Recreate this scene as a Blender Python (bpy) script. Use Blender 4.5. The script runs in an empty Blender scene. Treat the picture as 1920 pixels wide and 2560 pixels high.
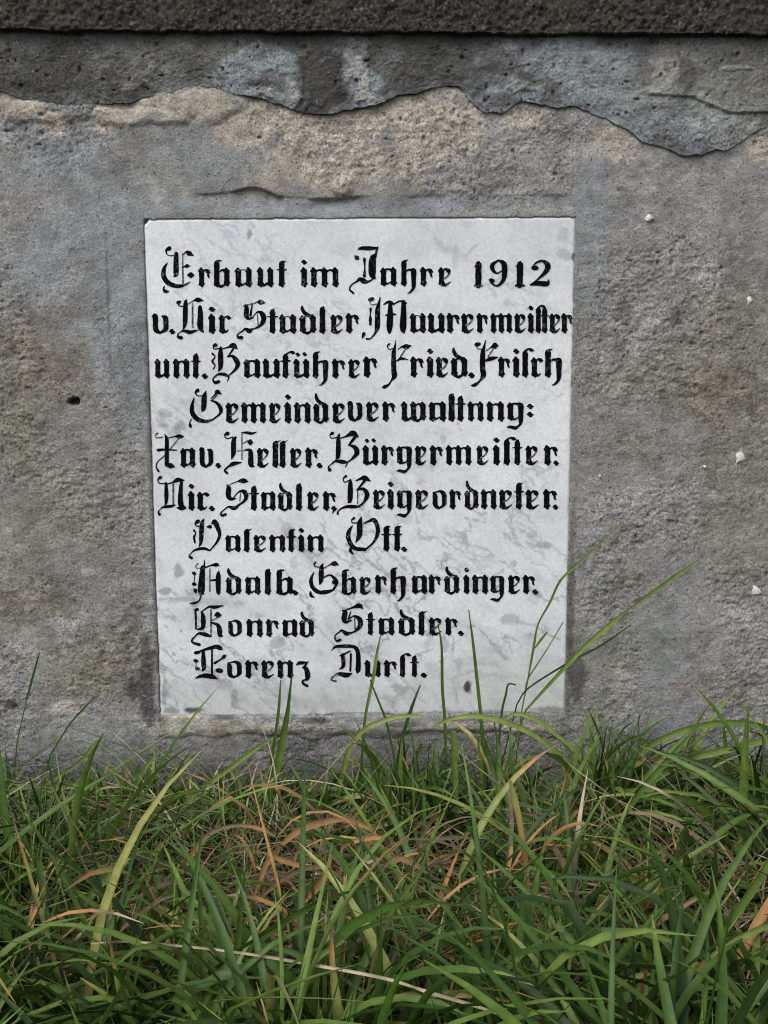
import bpy, math, random
import numpy as np
from mathutils import Vector

S = bpy.context.scene
COL = S.collection
R = math.radians

# ------------------------------------------------------------------ camera
F = 2777.6                      # focal length in photograph pixels (1920 x 2560)
PITCH = R(9.0)
D = 1.05                        # metres from lens to wall face
HC = D * math.tan(math.atan((2000 - 1280) / F) + PITCH)   # lens height above the soil
cam = bpy.data.cameras.new('camera')
cam.sensor_fit = 'VERTICAL'; cam.sensor_height = 36.0
cam.lens = 36.0 * F / 2560.0
cam.clip_start = 0.01; cam.clip_end = 500
camo = bpy.data.objects.new('camera', cam); COL.objects.link(camo)
camo.location = (0, -D, HC); camo.rotation_euler = (R(90) - PITCH, 0, 0)
S.camera = camo

# ------------------------------------------------------------------ light
sun_dir = Vector((-0.45, -0.62, 0.85)).normalized()
elev = math.asin(sun_dir.z); azim = math.atan2(sun_dir.x, sun_dir.y)
W = bpy.data.worlds.new('World'); S.world = W; W.use_nodes = True
nt = W.node_tree; bg = nt.nodes['Background']
sky = nt.nodes.new('ShaderNodeTexSky'); sky.sky_type = 'NISHITA'; sky.sun_disc = False
sky.sun_elevation = elev; sky.sun_rotation = azim; sky.dust_density = 4.0; sky.air_density = 1.0
hsv = nt.nodes.new('ShaderNodeHueSaturation'); hsv.inputs['Saturation'].default_value = 0.28   # overcast: grey sky
nt.links.new(sky.outputs[0], hsv.inputs['Color']); nt.links.new(hsv.outputs[0], bg.inputs[0])
bg.inputs[1].default_value = 0.12
sl = bpy.data.lights.new('sun', 'SUN'); sl.energy = 0.8; sl.angle = R(35); sl.color = (1, 0.97, 0.93)
so = bpy.data.objects.new('sun', sl); COL.objects.link(so)
so.rotation_euler = sun_dir.to_track_quat('Z', 'Y').to_euler(); so.location = (-2, -3, 4)
S.cycles.filter_width = 1.05
S.view_settings.view_transform = 'Standard'; S.view_settings.look = 'None'
S.view_settings.exposure = 0.34; S.view_settings.gamma = 1.0

# ------------------------------------------------------------------ helpers
rng = np.random.default_rng(7); random.seed(7)

def ray(px, py):
    a = (px - 960) / F; b = -(py - 1280) / F
    return a, math.cos(PITCH) + b * math.sin(PITCH), -math.sin(PITCH) + b * math.cos(PITCH)
def at(px, py, Y=0.0):
    """photograph pixel -> real point on the vertical plane y = Y"""
    a, dy, dz = ray(px, py); t = (Y + D) / dy
    return np.array((a * t, Y, HC + dz * t))
def depth_for(px, py, z):
    a, dy, dz = ray(px, py); return -D + dy * (z - HC) / dz
MPX = (at(1000, 1200)[0] - at(960, 1200)[0]) / 40.0     # metres per photo pixel on the wall

def tag(o, label=None, cat=None, group=None, kind=None):
    for k, v in (('label', label), ('category', cat), ('group', group), ('kind', kind)):
        if v: o[k] = v
    return o
def empty(name, loc=(0, 0, 0)):
    o = bpy.data.objects.new(name, None); COL.objects.link(o); o.location = loc
    o.empty_display_size = 0.05
    return o
def mesh_np(name, V, Q, mat, parent=None, smooth=True, attrs=None):
    V = np.asarray(V, np.float32); Q = np.asarray(Q, np.int32)
    me = bpy.data.meshes.new(name)
    n = Q.shape[1]
    me.vertices.add(len(V)); me.vertices.foreach_set('co', V.ravel())
    me.loops.add(Q.size); me.loops.foreach_set('vertex_index', Q.ravel())
    me.polygons.add(len(Q)); me.polygons.foreach_set('loop_start', np.arange(0, Q.size, n, dtype=np.int32))
    me.polygons.foreach_set('use_smooth', np.full(len(Q), smooth))
    for k, a in (attrs or {}).items():
        at_ = me.attributes.new(k, 'FLOAT', 'POINT'); at_.data.foreach_set('value', np.asarray(a, np.float32))
    me.update(calc_edges=True); me.materials.append(mat)
    o = bpy.data.objects.new(name, me); COL.objects.link(o)
    if parent:
        o.parent = parent; o.location = -parent.location
    return o
def mesh_py(name, V, Fs, mat, parent=None, smooth=False):
    me = bpy.data.meshes.new(name); me.from_pydata([tuple(map(float, v)) for v in V], [], Fs); me.update()
    me.polygons.foreach_set('use_smooth', [smooth] * len(me.polygons)); me.materials.append(mat)
    o = bpy.data.objects.new(name, me); COL.objects.link(o)
    if parent: o.parent = parent; o.location = -parent.location
    return o

def hash2(i, j, s):
    h = (i.astype(np.int64) * 374761393 + j.astype(np.int64) * 668265263 + s * 2147483647) & 0xffffffff
    h = ((h ^ (h >> 13)) * 1274126177) & 0xffffffff
    h = ((h ^ (h >> 16)) * 2246822519) & 0xffffffff
    return ((h ^ (h >> 15)) & 0xffffff) / float(0xffffff)
def vnoise(x, y, s=0):
    i = np.floor(x).astype(np.int64); j = np.floor(y).astype(np.int64); fx = x - i; fy = y - j
    fx = fx * fx * (3 - 2 * fx); fy = fy * fy * (3 - 2 * fy)
    a = hash2(i, j, s); b = hash2(i + 1, j, s); c = hash2(i, j + 1, s); d = hash2(i + 1, j + 1, s)
    return (a + (b - a) * fx) * (1 - fy) + (c + (d - c) * fx) * fy
def fbm(x, y, o=4, s=0, g=0.5):
    t = 0; a = 1; n = 0
    for k in range(o):
        t = t + a * vnoise(x * 2 ** k + 17.3 * k, y * 2 ** k - 9.1 * k, s + k); n += a; a *= g
    return t / n
def sstep(a, b, x):
    t = np.clip((x - a) / (b - a), 0, 1); return t * t * (3 - 2 * t)
def pits(x, z, cell, s, rmin, rmax, prob):
    """depth field of round pits scattered on a jittered grid (0..1)"""
    gx = x / cell; gz = z / cell; i0 = np.floor(gx).astype(np.int64); j0 = np.floor(gz).astype(np.int64)
    out = np.zeros_like(x)
    for di in (-1, 0, 1):
        for dj in (-1, 0, 1):
            i = i0 + di; j = j0 + dj
            cx = i + hash2(i, j, s); cz = j + hash2(i, j, s + 1); r = rmin + (rmax - rmin) * hash2(i, j, s + 2) ** 2
            on = hash2(i, j, s + 3) < prob
            asp = 0.6 + 0.8 * hash2(i, j, s + 4)
            d = np.sqrt(((gx - cx) * asp) ** 2 + ((gz - cz) / asp) ** 2) / r
            out = np.maximum(out, np.where(on, 1 - sstep(0.5, 1.0, d), 0))
    return out
def blobs(x, z, lst, s=0, edge=0.35, nf=60, amp=1.3):
    """soft-edged ragged patches given as (px, py, rx, ry[, strength]) in photo pixels"""
    out = np.zeros_like(x); n = fbm(x * nf, z * nf, 4, s) - 0.5
    for b in lst:
        c = at(b[0], b[1]); st = b[4] if len(b) > 4 else 1
        d = np.sqrt(((x - c[0]) / (b[2] * MPX)) ** 2 + ((z - c[2]) / (b[3] * MPX)) ** 2) + n * amp
        out = np.maximum(out, st * (1 - sstep(1 - edge, 1 + edge, d)))
    return out
def polydist(x, z, pts):
    """distance to a polyline given in photo pixels"""
    P = [at(*p)[[0, 2]] for p in pts]; out = np.full_like(x, 9.0)
    for a, b in zip(P[:-1], P[1:]):
        ab = b - a; t = np.clip(((x - a[0]) * ab[0] + (z - a[1]) * ab[1]) / (ab @ ab), 0, 1)
        out = np.minimum(out, np.hypot(x - a[0] - t * ab[0], z - a[1] - t * ab[1]))
    return out

# ------------------------------------------------------------------ materials
class M:
    """small node-material writer"""
    def __init__(s, name, rough=0.9, spec=0.3):
        s.m = bpy.data.materials.new(name); s.m.use_nodes = True; s.t = s.m.node_tree; s.n = s.t.nodes
        s.b = s.n['Principled BSDF']; s.b.inputs['Roughness'].default_value = rough
        s.b.inputs['Specular IOR Level'].default_value = spec
        s.co = s.n.new('ShaderNodeTexCoord').outputs['Object']
    def link(s, a, b): s.t.links.new(a, b)
    def val(s, sock, v):
        if hasattr(v, 'is_output'): s.link(v, sock)
        else: sock.default_value = v
    def noise(s, scale, detail=5, rough=0.55, dist=0.0, stretch=None):
        n = s.n.new('ShaderNodeTexNoise'); n.inputs['Scale'].default_value = scale; n.inputs['Detail'].default_value = detail
        n.inputs['Roughness'].default_value = rough; n.inputs['Distortion'].default_value = dist
        v = s.co
        if stretch:
            mp = s.n.new('ShaderNodeMapping'); mp.inputs['Scale'].default_value = stretch; s.link(s.co, mp.inputs[0]); v = mp.outputs[0]
        s.link(v, n.inputs['Vector']); return n.outputs['Fac']
    def voro(s, scale, feat='F1', rand=1.0):
        n = s.n.new('ShaderNodeTexVoronoi'); n.feature = feat; n.inputs['Scale'].default_value = scale
        n.inputs['Randomness'].default_value = rand
        s.link(s.co, n.inputs['Vector']); return n
    def attr(s, name):
        n = s.n.new('ShaderNodeAttribute'); n.attribute_name = name; return n.outputs['Fac']
    def ramp(s, fac, stops, interp='LINEAR'):
        n = s.n.new('ShaderNodeValToRGB'); e = n.color_ramp.elements; n.color_ramp.interpolation = interp
        while len(e) < len(stops): e.new(0.5)
        for k, (p, c) in enumerate(stops):
            e[k].position = p; e[k].color = (c, c, c, 1) if not isinstance(c, tuple) else (*c, 1)
        s.link(fac, n.inputs[0]); return n.outputs[0]
    def mix(s, f, a, b, mode='MIX'):
        n = s.n.new('ShaderNodeMix'); n.data_type = 'RGBA'; n.blend_type = mode
        for sock, v in ((n.inputs[0], f), (n.inputs[6], a), (n.inputs[7], b)):
            if isinstance(v, tuple): v = (*v, 1)
            s.val(sock, v)
        return n.outputs[2]
    def math(s, op, a, b=0.0):
        n = s.n.new('ShaderNodeMath'); n.operation = op; s.val(n.inputs[0], a); s.val(n.inputs[1], b); return n.outputs[0]
    def bump(s, h, strength=0.5, dist=0.001, prev=None):
        n = s.n.new('ShaderNodeBump'); n.inputs['Strength'].default_value = strength; n.inputs['Distance'].default_value = dist
        s.link(h, n.inputs['Height'])
        if prev: s.link(prev, n.inputs['Normal'])
        return n.outputs[0]
    def done(s, col, normal=None):
        s.val(s.b.inputs['Base Color'], (*col, 1) if isinstance(col, tuple) else col)
        if normal: s.link(normal, s.b.inputs['Normal'])
        return s.m

def plaster_mat(name, base_lo, base_hi):
    m = M(name, 0.92, 0.2)
    big = m.noise(9, 5, 0.6); mid = m.noise(70, 6, 0.65); fine = m.noise(520, 4, 0.7)
    c = m.mix(m.ramp(big, [(0.3, 0.0), (0.7, 1.0)]), base_lo, base_hi)
    c = m.mix(m.attr('blue'), c, (0.290, 0.325, 0.350))
    c = m.mix(m.attr('brown'), c, m.mix(m.ramp(mid, [(0.35, 0.0), (0.65, 1.0)]), (0.150, 0.125, 0.100), (0.30, 0.27, 0.225)))
    c = m.mix(m.attr('green'), c, (0.235, 0.235, 0.175))
    c = m.mix(m.attr('tan'), c, m.mix(m.ramp(mid, [(0.35, 0.0), (0.65, 1.0)]), (0.385, 0.350, 0.300), (0.52, 0.48, 0.415)))
    c = m.mix(m.attr('pale'), c, (0.43, 0.43, 0.42))
    c = m.mix(m.attr('dark'), c, (0.058, 0.055, 0.053))
    # sand grains: light and dark specks of the render itself
    g = m.ramp(fine, [(0.30, 0.44), (0.5, 1.0), (0.70, 1.66)]); c = m.mix(m.math('ADD', m.math('MULTIPLY', m.attr('grit'), 0.6), 0.4), c, g, 'MULTIPLY')
    g2 = m.ramp(mid, [(0.30, 0.72), (0.5, 1.0), (0.7, 1.25)]); c = m.mix(0.8, c, g2, 'MULTIPLY')
    v = m.voro(330); spk = m.ramp(v.outputs['Distance'], [(0.0, 1.0), (0.22, 1.0), (0.34, 0.0)])
    sel = m.ramp(m.noise(150, 3, 0.5), [(0.52, 0.0), (0.60, 1.0)])
    c = m.mix(m.math('MULTIPLY', m.math('MULTIPLY', spk, sel), 0.75), c, (0.045, 0.04, 0.037))
    sel2 = m.ramp(m.noise(190, 3, 0.5, 0.4), [(0.58, 0.0), (0.65, 1.0)])
    c = m.mix(m.math('MULTIPLY', m.math('MULTIPLY', spk, sel2), 0.5), c, (0.46, 0.45, 0.43))
    st = m.noise(60, 5, 0.65, 0.3, (1.0, 1.0, 4.5)); c = m.mix(0.35, c, m.ramp(st, [(0.33, 0.70), (0.5, 1.0), (0.66, 1.32)]), 'MULTIPLY')
    blot = m.noise(28, 6, 0.7, 0.5); c = m.mix(0.8, c, m.ramp(blot, [(0.32, 0.72), (0.5, 1.0), (0.68, 1.30)]), 'MULTIPLY')
    h = m.bump(fine, 0.9, 0.0016)
    h = m.bump(m.noise(190, 5, 0.65), 0.6, 0.0016, h)
    return m.done(c, h)

MAT_PLASTER = plaster_mat('weathered_render', (0.250, 0.248, 0.245), (0.335, 0.334, 0.330))
MAT_COAT = plaster_mat('dark_cement_coat', (0.122, 0.123, 0.124), (0.200, 0.203, 0.206))

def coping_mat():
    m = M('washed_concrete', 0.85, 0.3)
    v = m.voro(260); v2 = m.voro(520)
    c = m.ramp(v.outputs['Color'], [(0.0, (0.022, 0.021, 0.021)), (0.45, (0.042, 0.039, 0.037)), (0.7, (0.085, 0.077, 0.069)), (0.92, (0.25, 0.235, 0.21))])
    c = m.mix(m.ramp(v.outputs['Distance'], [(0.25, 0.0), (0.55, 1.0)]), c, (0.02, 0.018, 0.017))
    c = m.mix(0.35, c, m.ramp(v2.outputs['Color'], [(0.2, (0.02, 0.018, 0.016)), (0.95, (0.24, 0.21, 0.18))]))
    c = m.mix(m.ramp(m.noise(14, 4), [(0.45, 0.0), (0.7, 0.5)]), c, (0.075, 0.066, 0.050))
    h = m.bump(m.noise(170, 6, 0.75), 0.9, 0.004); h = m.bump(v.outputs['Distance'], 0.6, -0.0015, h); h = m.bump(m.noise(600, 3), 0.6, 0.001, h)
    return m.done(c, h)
MAT_COPING = coping_mat()

def marble_mat():
    m = M('white_marble', 0.42, 0.4)
    big = m.noise(7, 4, 0.55, 0.6)
    c = m.mix(m.ramp(big, [(0.35, 0.0), (0.65, 1.0)]), (0.725, 0.770, 0.815), (0.835, 0.858, 0.885))
    # thin grey-violet veins
    w = m.noise(5.5, 6, 0.62, 1.4); vein = m.ramp(m.math('ABSOLUTE', m.math('SUBTRACT', w, 0.5)), [(0.0, 1.0), (0.012, 0.55), (0.05, 0.0)])
    gate = m.ramp(m.noise(9, 3), [(0.48, 0.0), (0.66, 1.0)])
    c = m.mix(m.math('MULTIPLY', m.math('MULTIPLY', vein, gate), 0.3), c, (0.36, 0.36, 0.42))
    c = m.mix(m.math('MULTIPLY', m.ramp(m.noise(38, 5, 0.6, 0.8), [(0.52, 0.0), (0.74, 1.0)]), 0.42), c, (0.45, 0.45, 0.50))
    c = m.mix(m.attr('cloud'), c, (0.52, 0.515, 0.57))
    c = m.mix(m.math('MULTIPLY', m.attr('vein'), 0.95), c, (0.30, 0.31, 0.37))
    c = m.mix(m.attr('stain'), c, (0.20, 0.195, 0.24))
    c = m.mix(m.math('MULTIPLY', m.attr('algae'), 0.6), c, (0.50, 0.535, 0.50))
    c = m.mix(m.attr('dirt'), c, (0.055, 0.048, 0.045))
    c = m.mix(1.0, c, m.ramp(m.noise(420, 4, 0.7), [(0.3, 0.84), (0.7, 1.10)]), 'MULTIPLY')
    h = m.bump(m.noise(260, 4), 0.25, 0.0006)
    return m.done(c, h)
MAT_MARBLE = marble_mat()

def paint_mat():
    m = M('black_letter_paint', 0.95, 0.02)
    worn = m.ramp(m.noise(330, 5, 0.65, 0.3), [(0.57, 0.0), (0.68, 1.0)])
    area = m.ramp(m.noise(28, 3), [(0.42, 0.0), (0.60, 1.0)])
    c = m.mix(m.math('MULTIPLY', m.math('MULTIPLY', worn, area), 0.8), (0.005, 0.005, 0.007), (0.24, 0.24, 0.27))
    return m.done(c, m.bump(m.noise(500, 3), 0.4, 0.0006))
MAT_PAINT = paint_mat()
def faded_mat():
    m = M('faded_letter_paint', 0.8, 0.12)
    worn = m.ramp(m.noise(300, 5, 0.65, 0.3), [(0.46, 0.0), (0.70, 1.0)])
    return m.done(m.mix(worn, (0.03, 0.03, 0.036), (0.34, 0.34, 0.38)))
MAT_FADED = faded_mat()

def soil_mat():
    m = M('dark_soil', 0.97, 0.1)
    n = m.noise(40, 6, 0.65); f = m.noise(300, 5, 0.7)
    c = m.ramp(n, [(0.3, (0.010, 0.008, 0.006)), (0.6, (0.020, 0.016, 0.011)), (0.8, (0.034, 0.028, 0.018))])
    far = m.noise(3, 5); c = m.mix(m.ramp(far, [(0.35, 0.0), (0.7, 0.6)]), c, (0.035, 0.05, 0.018))
    return m.done(c, m.bump(f, 0.9, 0.004))
MAT_SOIL = soil_mat()

def blade_mat(name, stops, transl=0.35, rough=0.5):
    """colour runs over the blade's own tint value (its kind: lush .. dry)"""
    m = M(name, rough, 0.35)
    t = m.attr('tint'); c = m.ramp(t, stops)
    c = m.mix(0.7, c, m.ramp(m.noise(120, 4), [(0.3, 0.7), (0.7, 1.3)]), 'MULTIPLY')
    ln = m.attr('rib'); c = m.mix(m.math('MULTIPLY', ln, 0.35), c, m.mix(1.0, c, (1.8, 1.75, 1.7), 'MULTIPLY'))
    m.done(c)
    tr = m.n.new('ShaderNodeBsdfTranslucent'); m.link(c, tr.inputs[0])
    mx = m.n.new('ShaderNodeMixShader'); mx.inputs[0].default_value = transl
    out = m.n['Material Output']; m.link(m.b.outputs[0], mx.inputs[1]); m.link(tr.outputs[0], mx.inputs[2]); m.link(mx.outputs[0], out.inputs[0])
    return m.m
STOPS = [(0.0, (0.020, 0.050, 0.009)), (0.25, (0.060, 0.122, 0.020)), (0.45, (0.140, 0.220, 0.045)), (0.58, (0.23, 0.28, 0.08)),
         (0.68, (0.34, 0.28, 0.10)), (0.79, (0.42, 0.21, 0.085)), (0.87, (0.20, 0.155, 0.09)), (0.95, (0.115, 0.10, 0.065)), (1.0, (0.48, 0.41, 0.29))]
MAT_GRASS = blade_mat('grass_blades', STOPS, 0.22, 0.5)
MAT_DRY = blade_mat('dry_grass', STOPS, 0.2, 0.7)

# ------------------------------------------------------------------ ground
def ground_h(x, y):
    return 0.012 * (fbm(x * 6 + 3, y * 6, 3, 91) - 0.5) * 2 + 0.006 * (fbm(x * 40, y * 40, 3, 95) - 0.5)
def grid_axis(fine0, fine1, step, outs):
    a = list(np.arange(fine0, fine1 + 1e-6, step)); return np.array(sorted([-o if True else 0 for o in []] + outs + a))
gx = grid_axis(-1.0, 1.0, 0.012, [-60, -20, -8, -4, -2.5, -1.6, 1.6, 2.5, 4, 8, 20, 60])
gy = grid_axis(-1.4, 0.06, 0.012, [-60, -20, -8, -4, -2.5, -1.8])
X, Y = np.meshgrid(gx, gy)
Z = ground_h(X, Y)
nx, ny = len(gx), len(gy)
idx = np.arange(nx * ny).reshape(ny, nx)
Q = np.stack([idx[:-1, :-1], idx[:-1, 1:], idx[1:, 1:], idx[1:, :-1]], -1).reshape(-1, 4)
g = mesh_np('ground', np.stack([X, Y, Z], -1).reshape(-1, 3), Q, MAT_SOIL)
tag(g, kind='structure')

# ------------------------------------------------------------------ wall
wall = empty('boundary_wall', (0, 0.15, 0))
tag(wall, 'weathered grey rendered wall with cracked dark coat and granular coping, holding the marble plaque', 'wall')

TL, TR, BR, BL = (at(355, 545), at(1442, 539), at(1415, 1788), at(398, 1795))
cx0 = (TL[0] + BL[0]) / 2; cx1 = (TR[0] + BR[0]) / 2
def in_plaque_dist(x, z):
    """signed distance (m) outside the plaque outline, negative inside"""
    def side(p, q):     # positive outside, p->q clockwise seen from the front
        d = q - p; n = np.array((-d[2], d[0])); n = n / np.hypot(*n)
        return (x - p[0]) * n[0] + (z - p[2]) * n[1]
    return np.maximum.reduce([side(TL, TR), side(TR, BR), side(BR, BL), side(BL, TL)])

CRACK = [(0.5787 * u, 0.5785 * v) for u, v in ((-500, 420), (-200, 380), (0, 395), (60, 415), (130, 435), (210, 450), (300, 452), (400, 450), (500, 445), (560, 440), (620, 425), (680, 405),
         (760, 395), (830, 380), (880, 372), (920, 380), (960, 400), (1060, 410), (1130, 430), (1200, 450), (1290, 485), (1360, 495), (1420, 497), (1500, 475), (1600, 455), (1655, 443))] + \
        [(960 + 0.5787 * u, 0.5785 * v) for u, v in ((10, 437), (60, 415), (150, 400), (240, 375), (325, 375), (345, 400), (390, 455), (440, 485), (510, 488), (560, 460),
         (590, 440), (640, 450), (690, 460), (830, 465), (900, 490), (1000, 530), (1060, 565), (1110, 610), (1180, 630), (1240, 650), (1290, 672), (1340, 678), (1420, 655), (1500, 640),
         (1560, 595), (1600, 570), (1659, 550), (1800, 520), (2100, 560))]
CP = np.array([at(*p)[[0, 2]] for p in CRACK])
def crack_z(x):
    z = np.interp(x, CP[:, 0], CP[:, 1])
    return z + 0.0030 * (fbm(x * 110, x * 0 + 3.3, 5, 33, .65) - 0.5) * 2

LEDGE = [(-60, 0), (500, 484), (532, 485), (580, 479), (625, 466), (655, 472), (694, 491), (740, 492), (810, 497), (905, 491), (960, 484), (1030, 491), (1120, 486), (1440, 488)]
Z_COP = (at(0, 77, -0.012)[2] + at(1920, 83, -0.012)[2]) / 2

def wall_fields(x, z):
    a = {}
    zc = crack_z(x); below = zc - z                       # metres under the broken edge of the coat
    pd = in_plaque_dist(x, z)
    n1 = fbm(x * 45, z * 60, 5, 5); n2 = fbm(x * 160, z * 200, 4, 11); n3 = fbm(x * 420, z * 420, 3, 17)
    tan = blobs(x, z, [(520, 262, 130, 45), (430, 262, 60, 24), (640, 300, 110, 55), (860, 320, 150, 80), (1010, 280, 170, 62), (860, 425, 160, 50), (760, 400, 120, 60, .7), (1060, 330, 130, 60, .8), (1120, 250, 60, 40, .5),
                       (40, 268, 90, 26), (130, 300, 40, 22), (250, 300, 28, 34), (310, 290, 70, 22), (1290, 300, 60, 24, .8), (1530, 345, 55, 40, .8), (1560, 380, 60, 24, .5), (1910, 380, 60, 40, .7),
                       (470, 1818, 95, 26, 1.2), (600, 1818, 90, 18, 1.0), (800, 1816, 250, 14, .7), (1150, 1814, 250, 14, .8), (150, 1770, 45, 14, .8)], 41, .4, 60, 1.9)
    tan = np.where(below > 0.0, tan, 0)
    a['tan'] = np.clip(tan * (0.65 + 0.7 * (n2)), 0, 1)
    a['blue'] = blobs(x, z, [(260, 560, 130, 100, .6), (300, 720, 70, 190, .8), (250, 860, 110, 90, .6), (340, 900, 40, 170, .7), (120, 640, 90, 90, .5), (800, 515, 480, 22, .55), (1480, 520, 40, 120, .7),
                             (1480, 640, 35, 120, .5), (150, 400, 130, 70, .45), (500, 400, 110, 70, .3), (210, 1880, 200, 60, .4), (1300, 700, 500, 200, 0.0), (1650, 1580, 60, 140, .45), (1660, 1850, 200, 60, .4)], 51, 0.5)
    a['brown'] = 1.0 * blobs(x, z, [(110, 900, 110, 110, .8), (40, 1010, 80, 150, .6), (60, 1130, 60, 80, .5), (1820, 830, 120, 180, .6), (1790, 980, 160, 100, .9), (1660, 960, 120, 80, .5), (1850, 1150, 120, 200, .55), (1600, 1110, 90, 60, .45),
                              (250, 1680, 160, 60, .8), (320, 1650, 70, 120, .6), (90, 1500, 120, 60, .7), (30, 1400, 60, 40, .5), (1620, 1470, 110, 60, .5), (1850, 1450, 60, 40, .8), (1560, 1400, 60, 130, .35), (1820, 1720, 100, 60, .5), (850, 468, 22, 20, 1)], 61, 0.6)
    a['green'] = 0.7 * blobs(x, z, [(30, 1090, 70, 120, .7), (130, 1300, 170, 130, .6), (250, 1370, 60, 60, .6), (200, 1700, 90, 50, .8), (100, 1600, 160, 70, .5), (1560, 1620, 160, 90, .5), (1850, 1350, 130, 100, .4), (1560, 900, 200, 120, .35), (1500, 1780, 150, 60, .5)], 71, 0.6)
    a['pale'] = np.clip(blobs(x, z, [(160, 1560, 34, 20), (80, 1625, 16, 10), (45, 1620, 12, 8), (220, 1430, 16, 8), (150, 1768, 34, 12, .7), (1770, 685, 40, 50, .6), (1560, 470, 60, 20, .5), (1600, 800, 50, 80, .35), (620, 1800, 40, 9, 1), (760, 1806, 150, 7, 1), (900, 1808, 90, 7, 1), (1080, 1808, 90, 6, .9), (1180, 1812, 70, 8, .9),
                                     (480, 1812, 60, 8, .6), (90, 1640, 100, 60, .3), (400, 440, 60, 50, .35), (1580, 770, 40, 40, .3)], 81, 0.3, 120), 0, 1)
    dk = blobs(x, z, [(368, 1700, 22, 110, .75), (345, 1725, 40, 30, .8), (382, 1300, 8, 500, .5), (1425, 1550, 10, 260, .55), (1440, 1690, 26, 60, .7), (880, 1830, 420, 10, .5), (1010, 1810, 60, 8, .6), (790, 1800, 40, 10, .7), (560, 1790, 20, 10, .6),  # long thin strip at the plaque's left edge paints in its gap shadow
                      (560, 1900, 500, 60, .35), (1560, 780, 20, 30, .6), (1690, 790, 16, 22, .6), (850, 300, 60, 20, .35), (25, 1760, 24, 10, .8), (1550, 470, 12, 6, .4)], 83, 0.35, 120)
    hol = blobs(x, z, [(183, 1003, 13, 10, 1)], 87, .25, 260, 1.6); dk = np.maximum(dk, hol)
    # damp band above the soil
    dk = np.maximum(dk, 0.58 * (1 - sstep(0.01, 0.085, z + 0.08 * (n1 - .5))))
    # pock marks: denser low and to the sides, sparse on the smooth mortar
    smooth_zone = np.clip(a['blue'] * 1.2 + (1 - sstep(0.004, 0.03, np.abs(pd))) * 0.5, 0, 1)
    rough = np.clip(0.15 + 1.25 * sstep(.40, .66, fbm(x * 14, z * 14, 4, 21)) + 0.5 * a['brown'] + .25 * sstep(.1, .25, np.abs(x)), 0.1, 1.5) * (1 - 0.75 * smooth_zone)
    p1 = pits(x, z, 0.0062, 101, 0.12, 0.36, 0.26) * np.clip(rough, 0, 1)
    p2 = pits(x, z, 0.011, 131, 0.08, 0.26, 0.24) * np.clip(rough, 0, 1)
    crk = 1 - sstep(0.0002, 0.0009, polydist(x + 0.001 * (n2 - .5), z + 0.001 * (n2 - .5), [(1380, 725), (1435, 720), (1450, 722), (1478, 716)]))
    a['dark'] = np.clip(np.maximum(dk, np.maximum(0.42 * p1, 0.55 * p2)), 0, 1); a['dark'] = np.maximum(a['dark'], 0.7 * crk)
    # --- relief, metres towards the viewer
    h = 0.0024 * (n1 - 0.5) + rough * 0.0020 * (n2 - 0.5) + rough * 0.0014 * (n3 - 0.5) + 0.006 * (fbm(x * 5, z * 5, 3, 3) - 0.5)
    h += 0.0008 * rough * np.abs(fbm(x * 70, z * 190, 3, 27) - 0.5) * 2      # trowel drag
    h -= 0.0010 * p1 + 0.0016 * p2
    h -= 0.010 * hol
    # fresh break under the coat is hollow then bulges
    h -= 0.001 * a['tan'] * (1 - sstep(0.0, 0.02, below))
    h += 0.003 * blobs(x, z, [(520, 250, 110, 36), (100, 280, 110, 22), (330, 292, 110, 18), (850, 470, 26, 22)], 43, .4)
    # trowelled bed around the plaque: raised step with an irregular upper rim
    zl = np.interp(x, [at(*p)[0] for p in LEDGE[1:]], [at(*p)[2] for p in LEDGE[1:]]) + 0.002 * (fbm(x * 90, x * 0, 3, 7) - .5)
    inx = sstep(at(480, 480)[0], at(520, 480)[0], x) * (1 - sstep(at(1400, 480)[0], at(1450, 480)[0], x))
    inx = inx * (0.25 + 0.75 * (1 - sstep(at(800, 480)[0], at(980, 480)[0], x))) * (0.35 + 1.3 * sstep(.35, .6, fbm(x * 26, x * 0 + 8, 3, 71)))
    h -= 0.0030 * inx * sstep(-0.0006, 0.0006, zl - z) * (1 - sstep(0.0, 0.022, zl - z))
    xl = at(268, 700)[0] + 0.0015 * (fbm(z * 60, z * 0 + 2, 3, 9) - .5)
    zin = sstep(at(0, 1000)[2], at(0, 900)[2], z) * (1 - sstep(at(0, 600)[2], at(0, 560)[2], z))
    h -= 0.0014 * zin * sstep(-0.0007, 0.0007, x - xl) * (1 - sstep(0, 0.02, x - xl))
    # mortar sill under the plaque
    zb = np.interp(x, [BL[0], BR[0]], [BL[2], BR[2]]); d = zb - z
    inb = sstep(at(385, 1810)[0], at(402, 1810)[0], x) * (1 - sstep(at(1395, 1810)[0], at(1430, 1810)[0], x))
    sw = 0.019 + 0.014 * (fbm(x * 30, x * 0 + 5, 3, 19) - 0.5)
    h += inb * 0.0018 * sstep(-0.003, 0.0, d) * (1 - sstep(sw - 0.004, sw + 0.002, d)) - 0.0012 * inb * sstep(sw - .001, sw + 0.003, d) * (1 - sstep(sw, 0.06, d))
    a['grit'] = np.clip(rough, 0, 1); h -= 0.006 * sstep(0.0, 0.003, -below)      # the plaster under the coat lies deeper
    h *= 0.35 + 0.65 * np.maximum(sstep(0.0, 0.008, pd), 1 - sstep(BL[2], BL[2] + .01, z)); return a, h, pd

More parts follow.
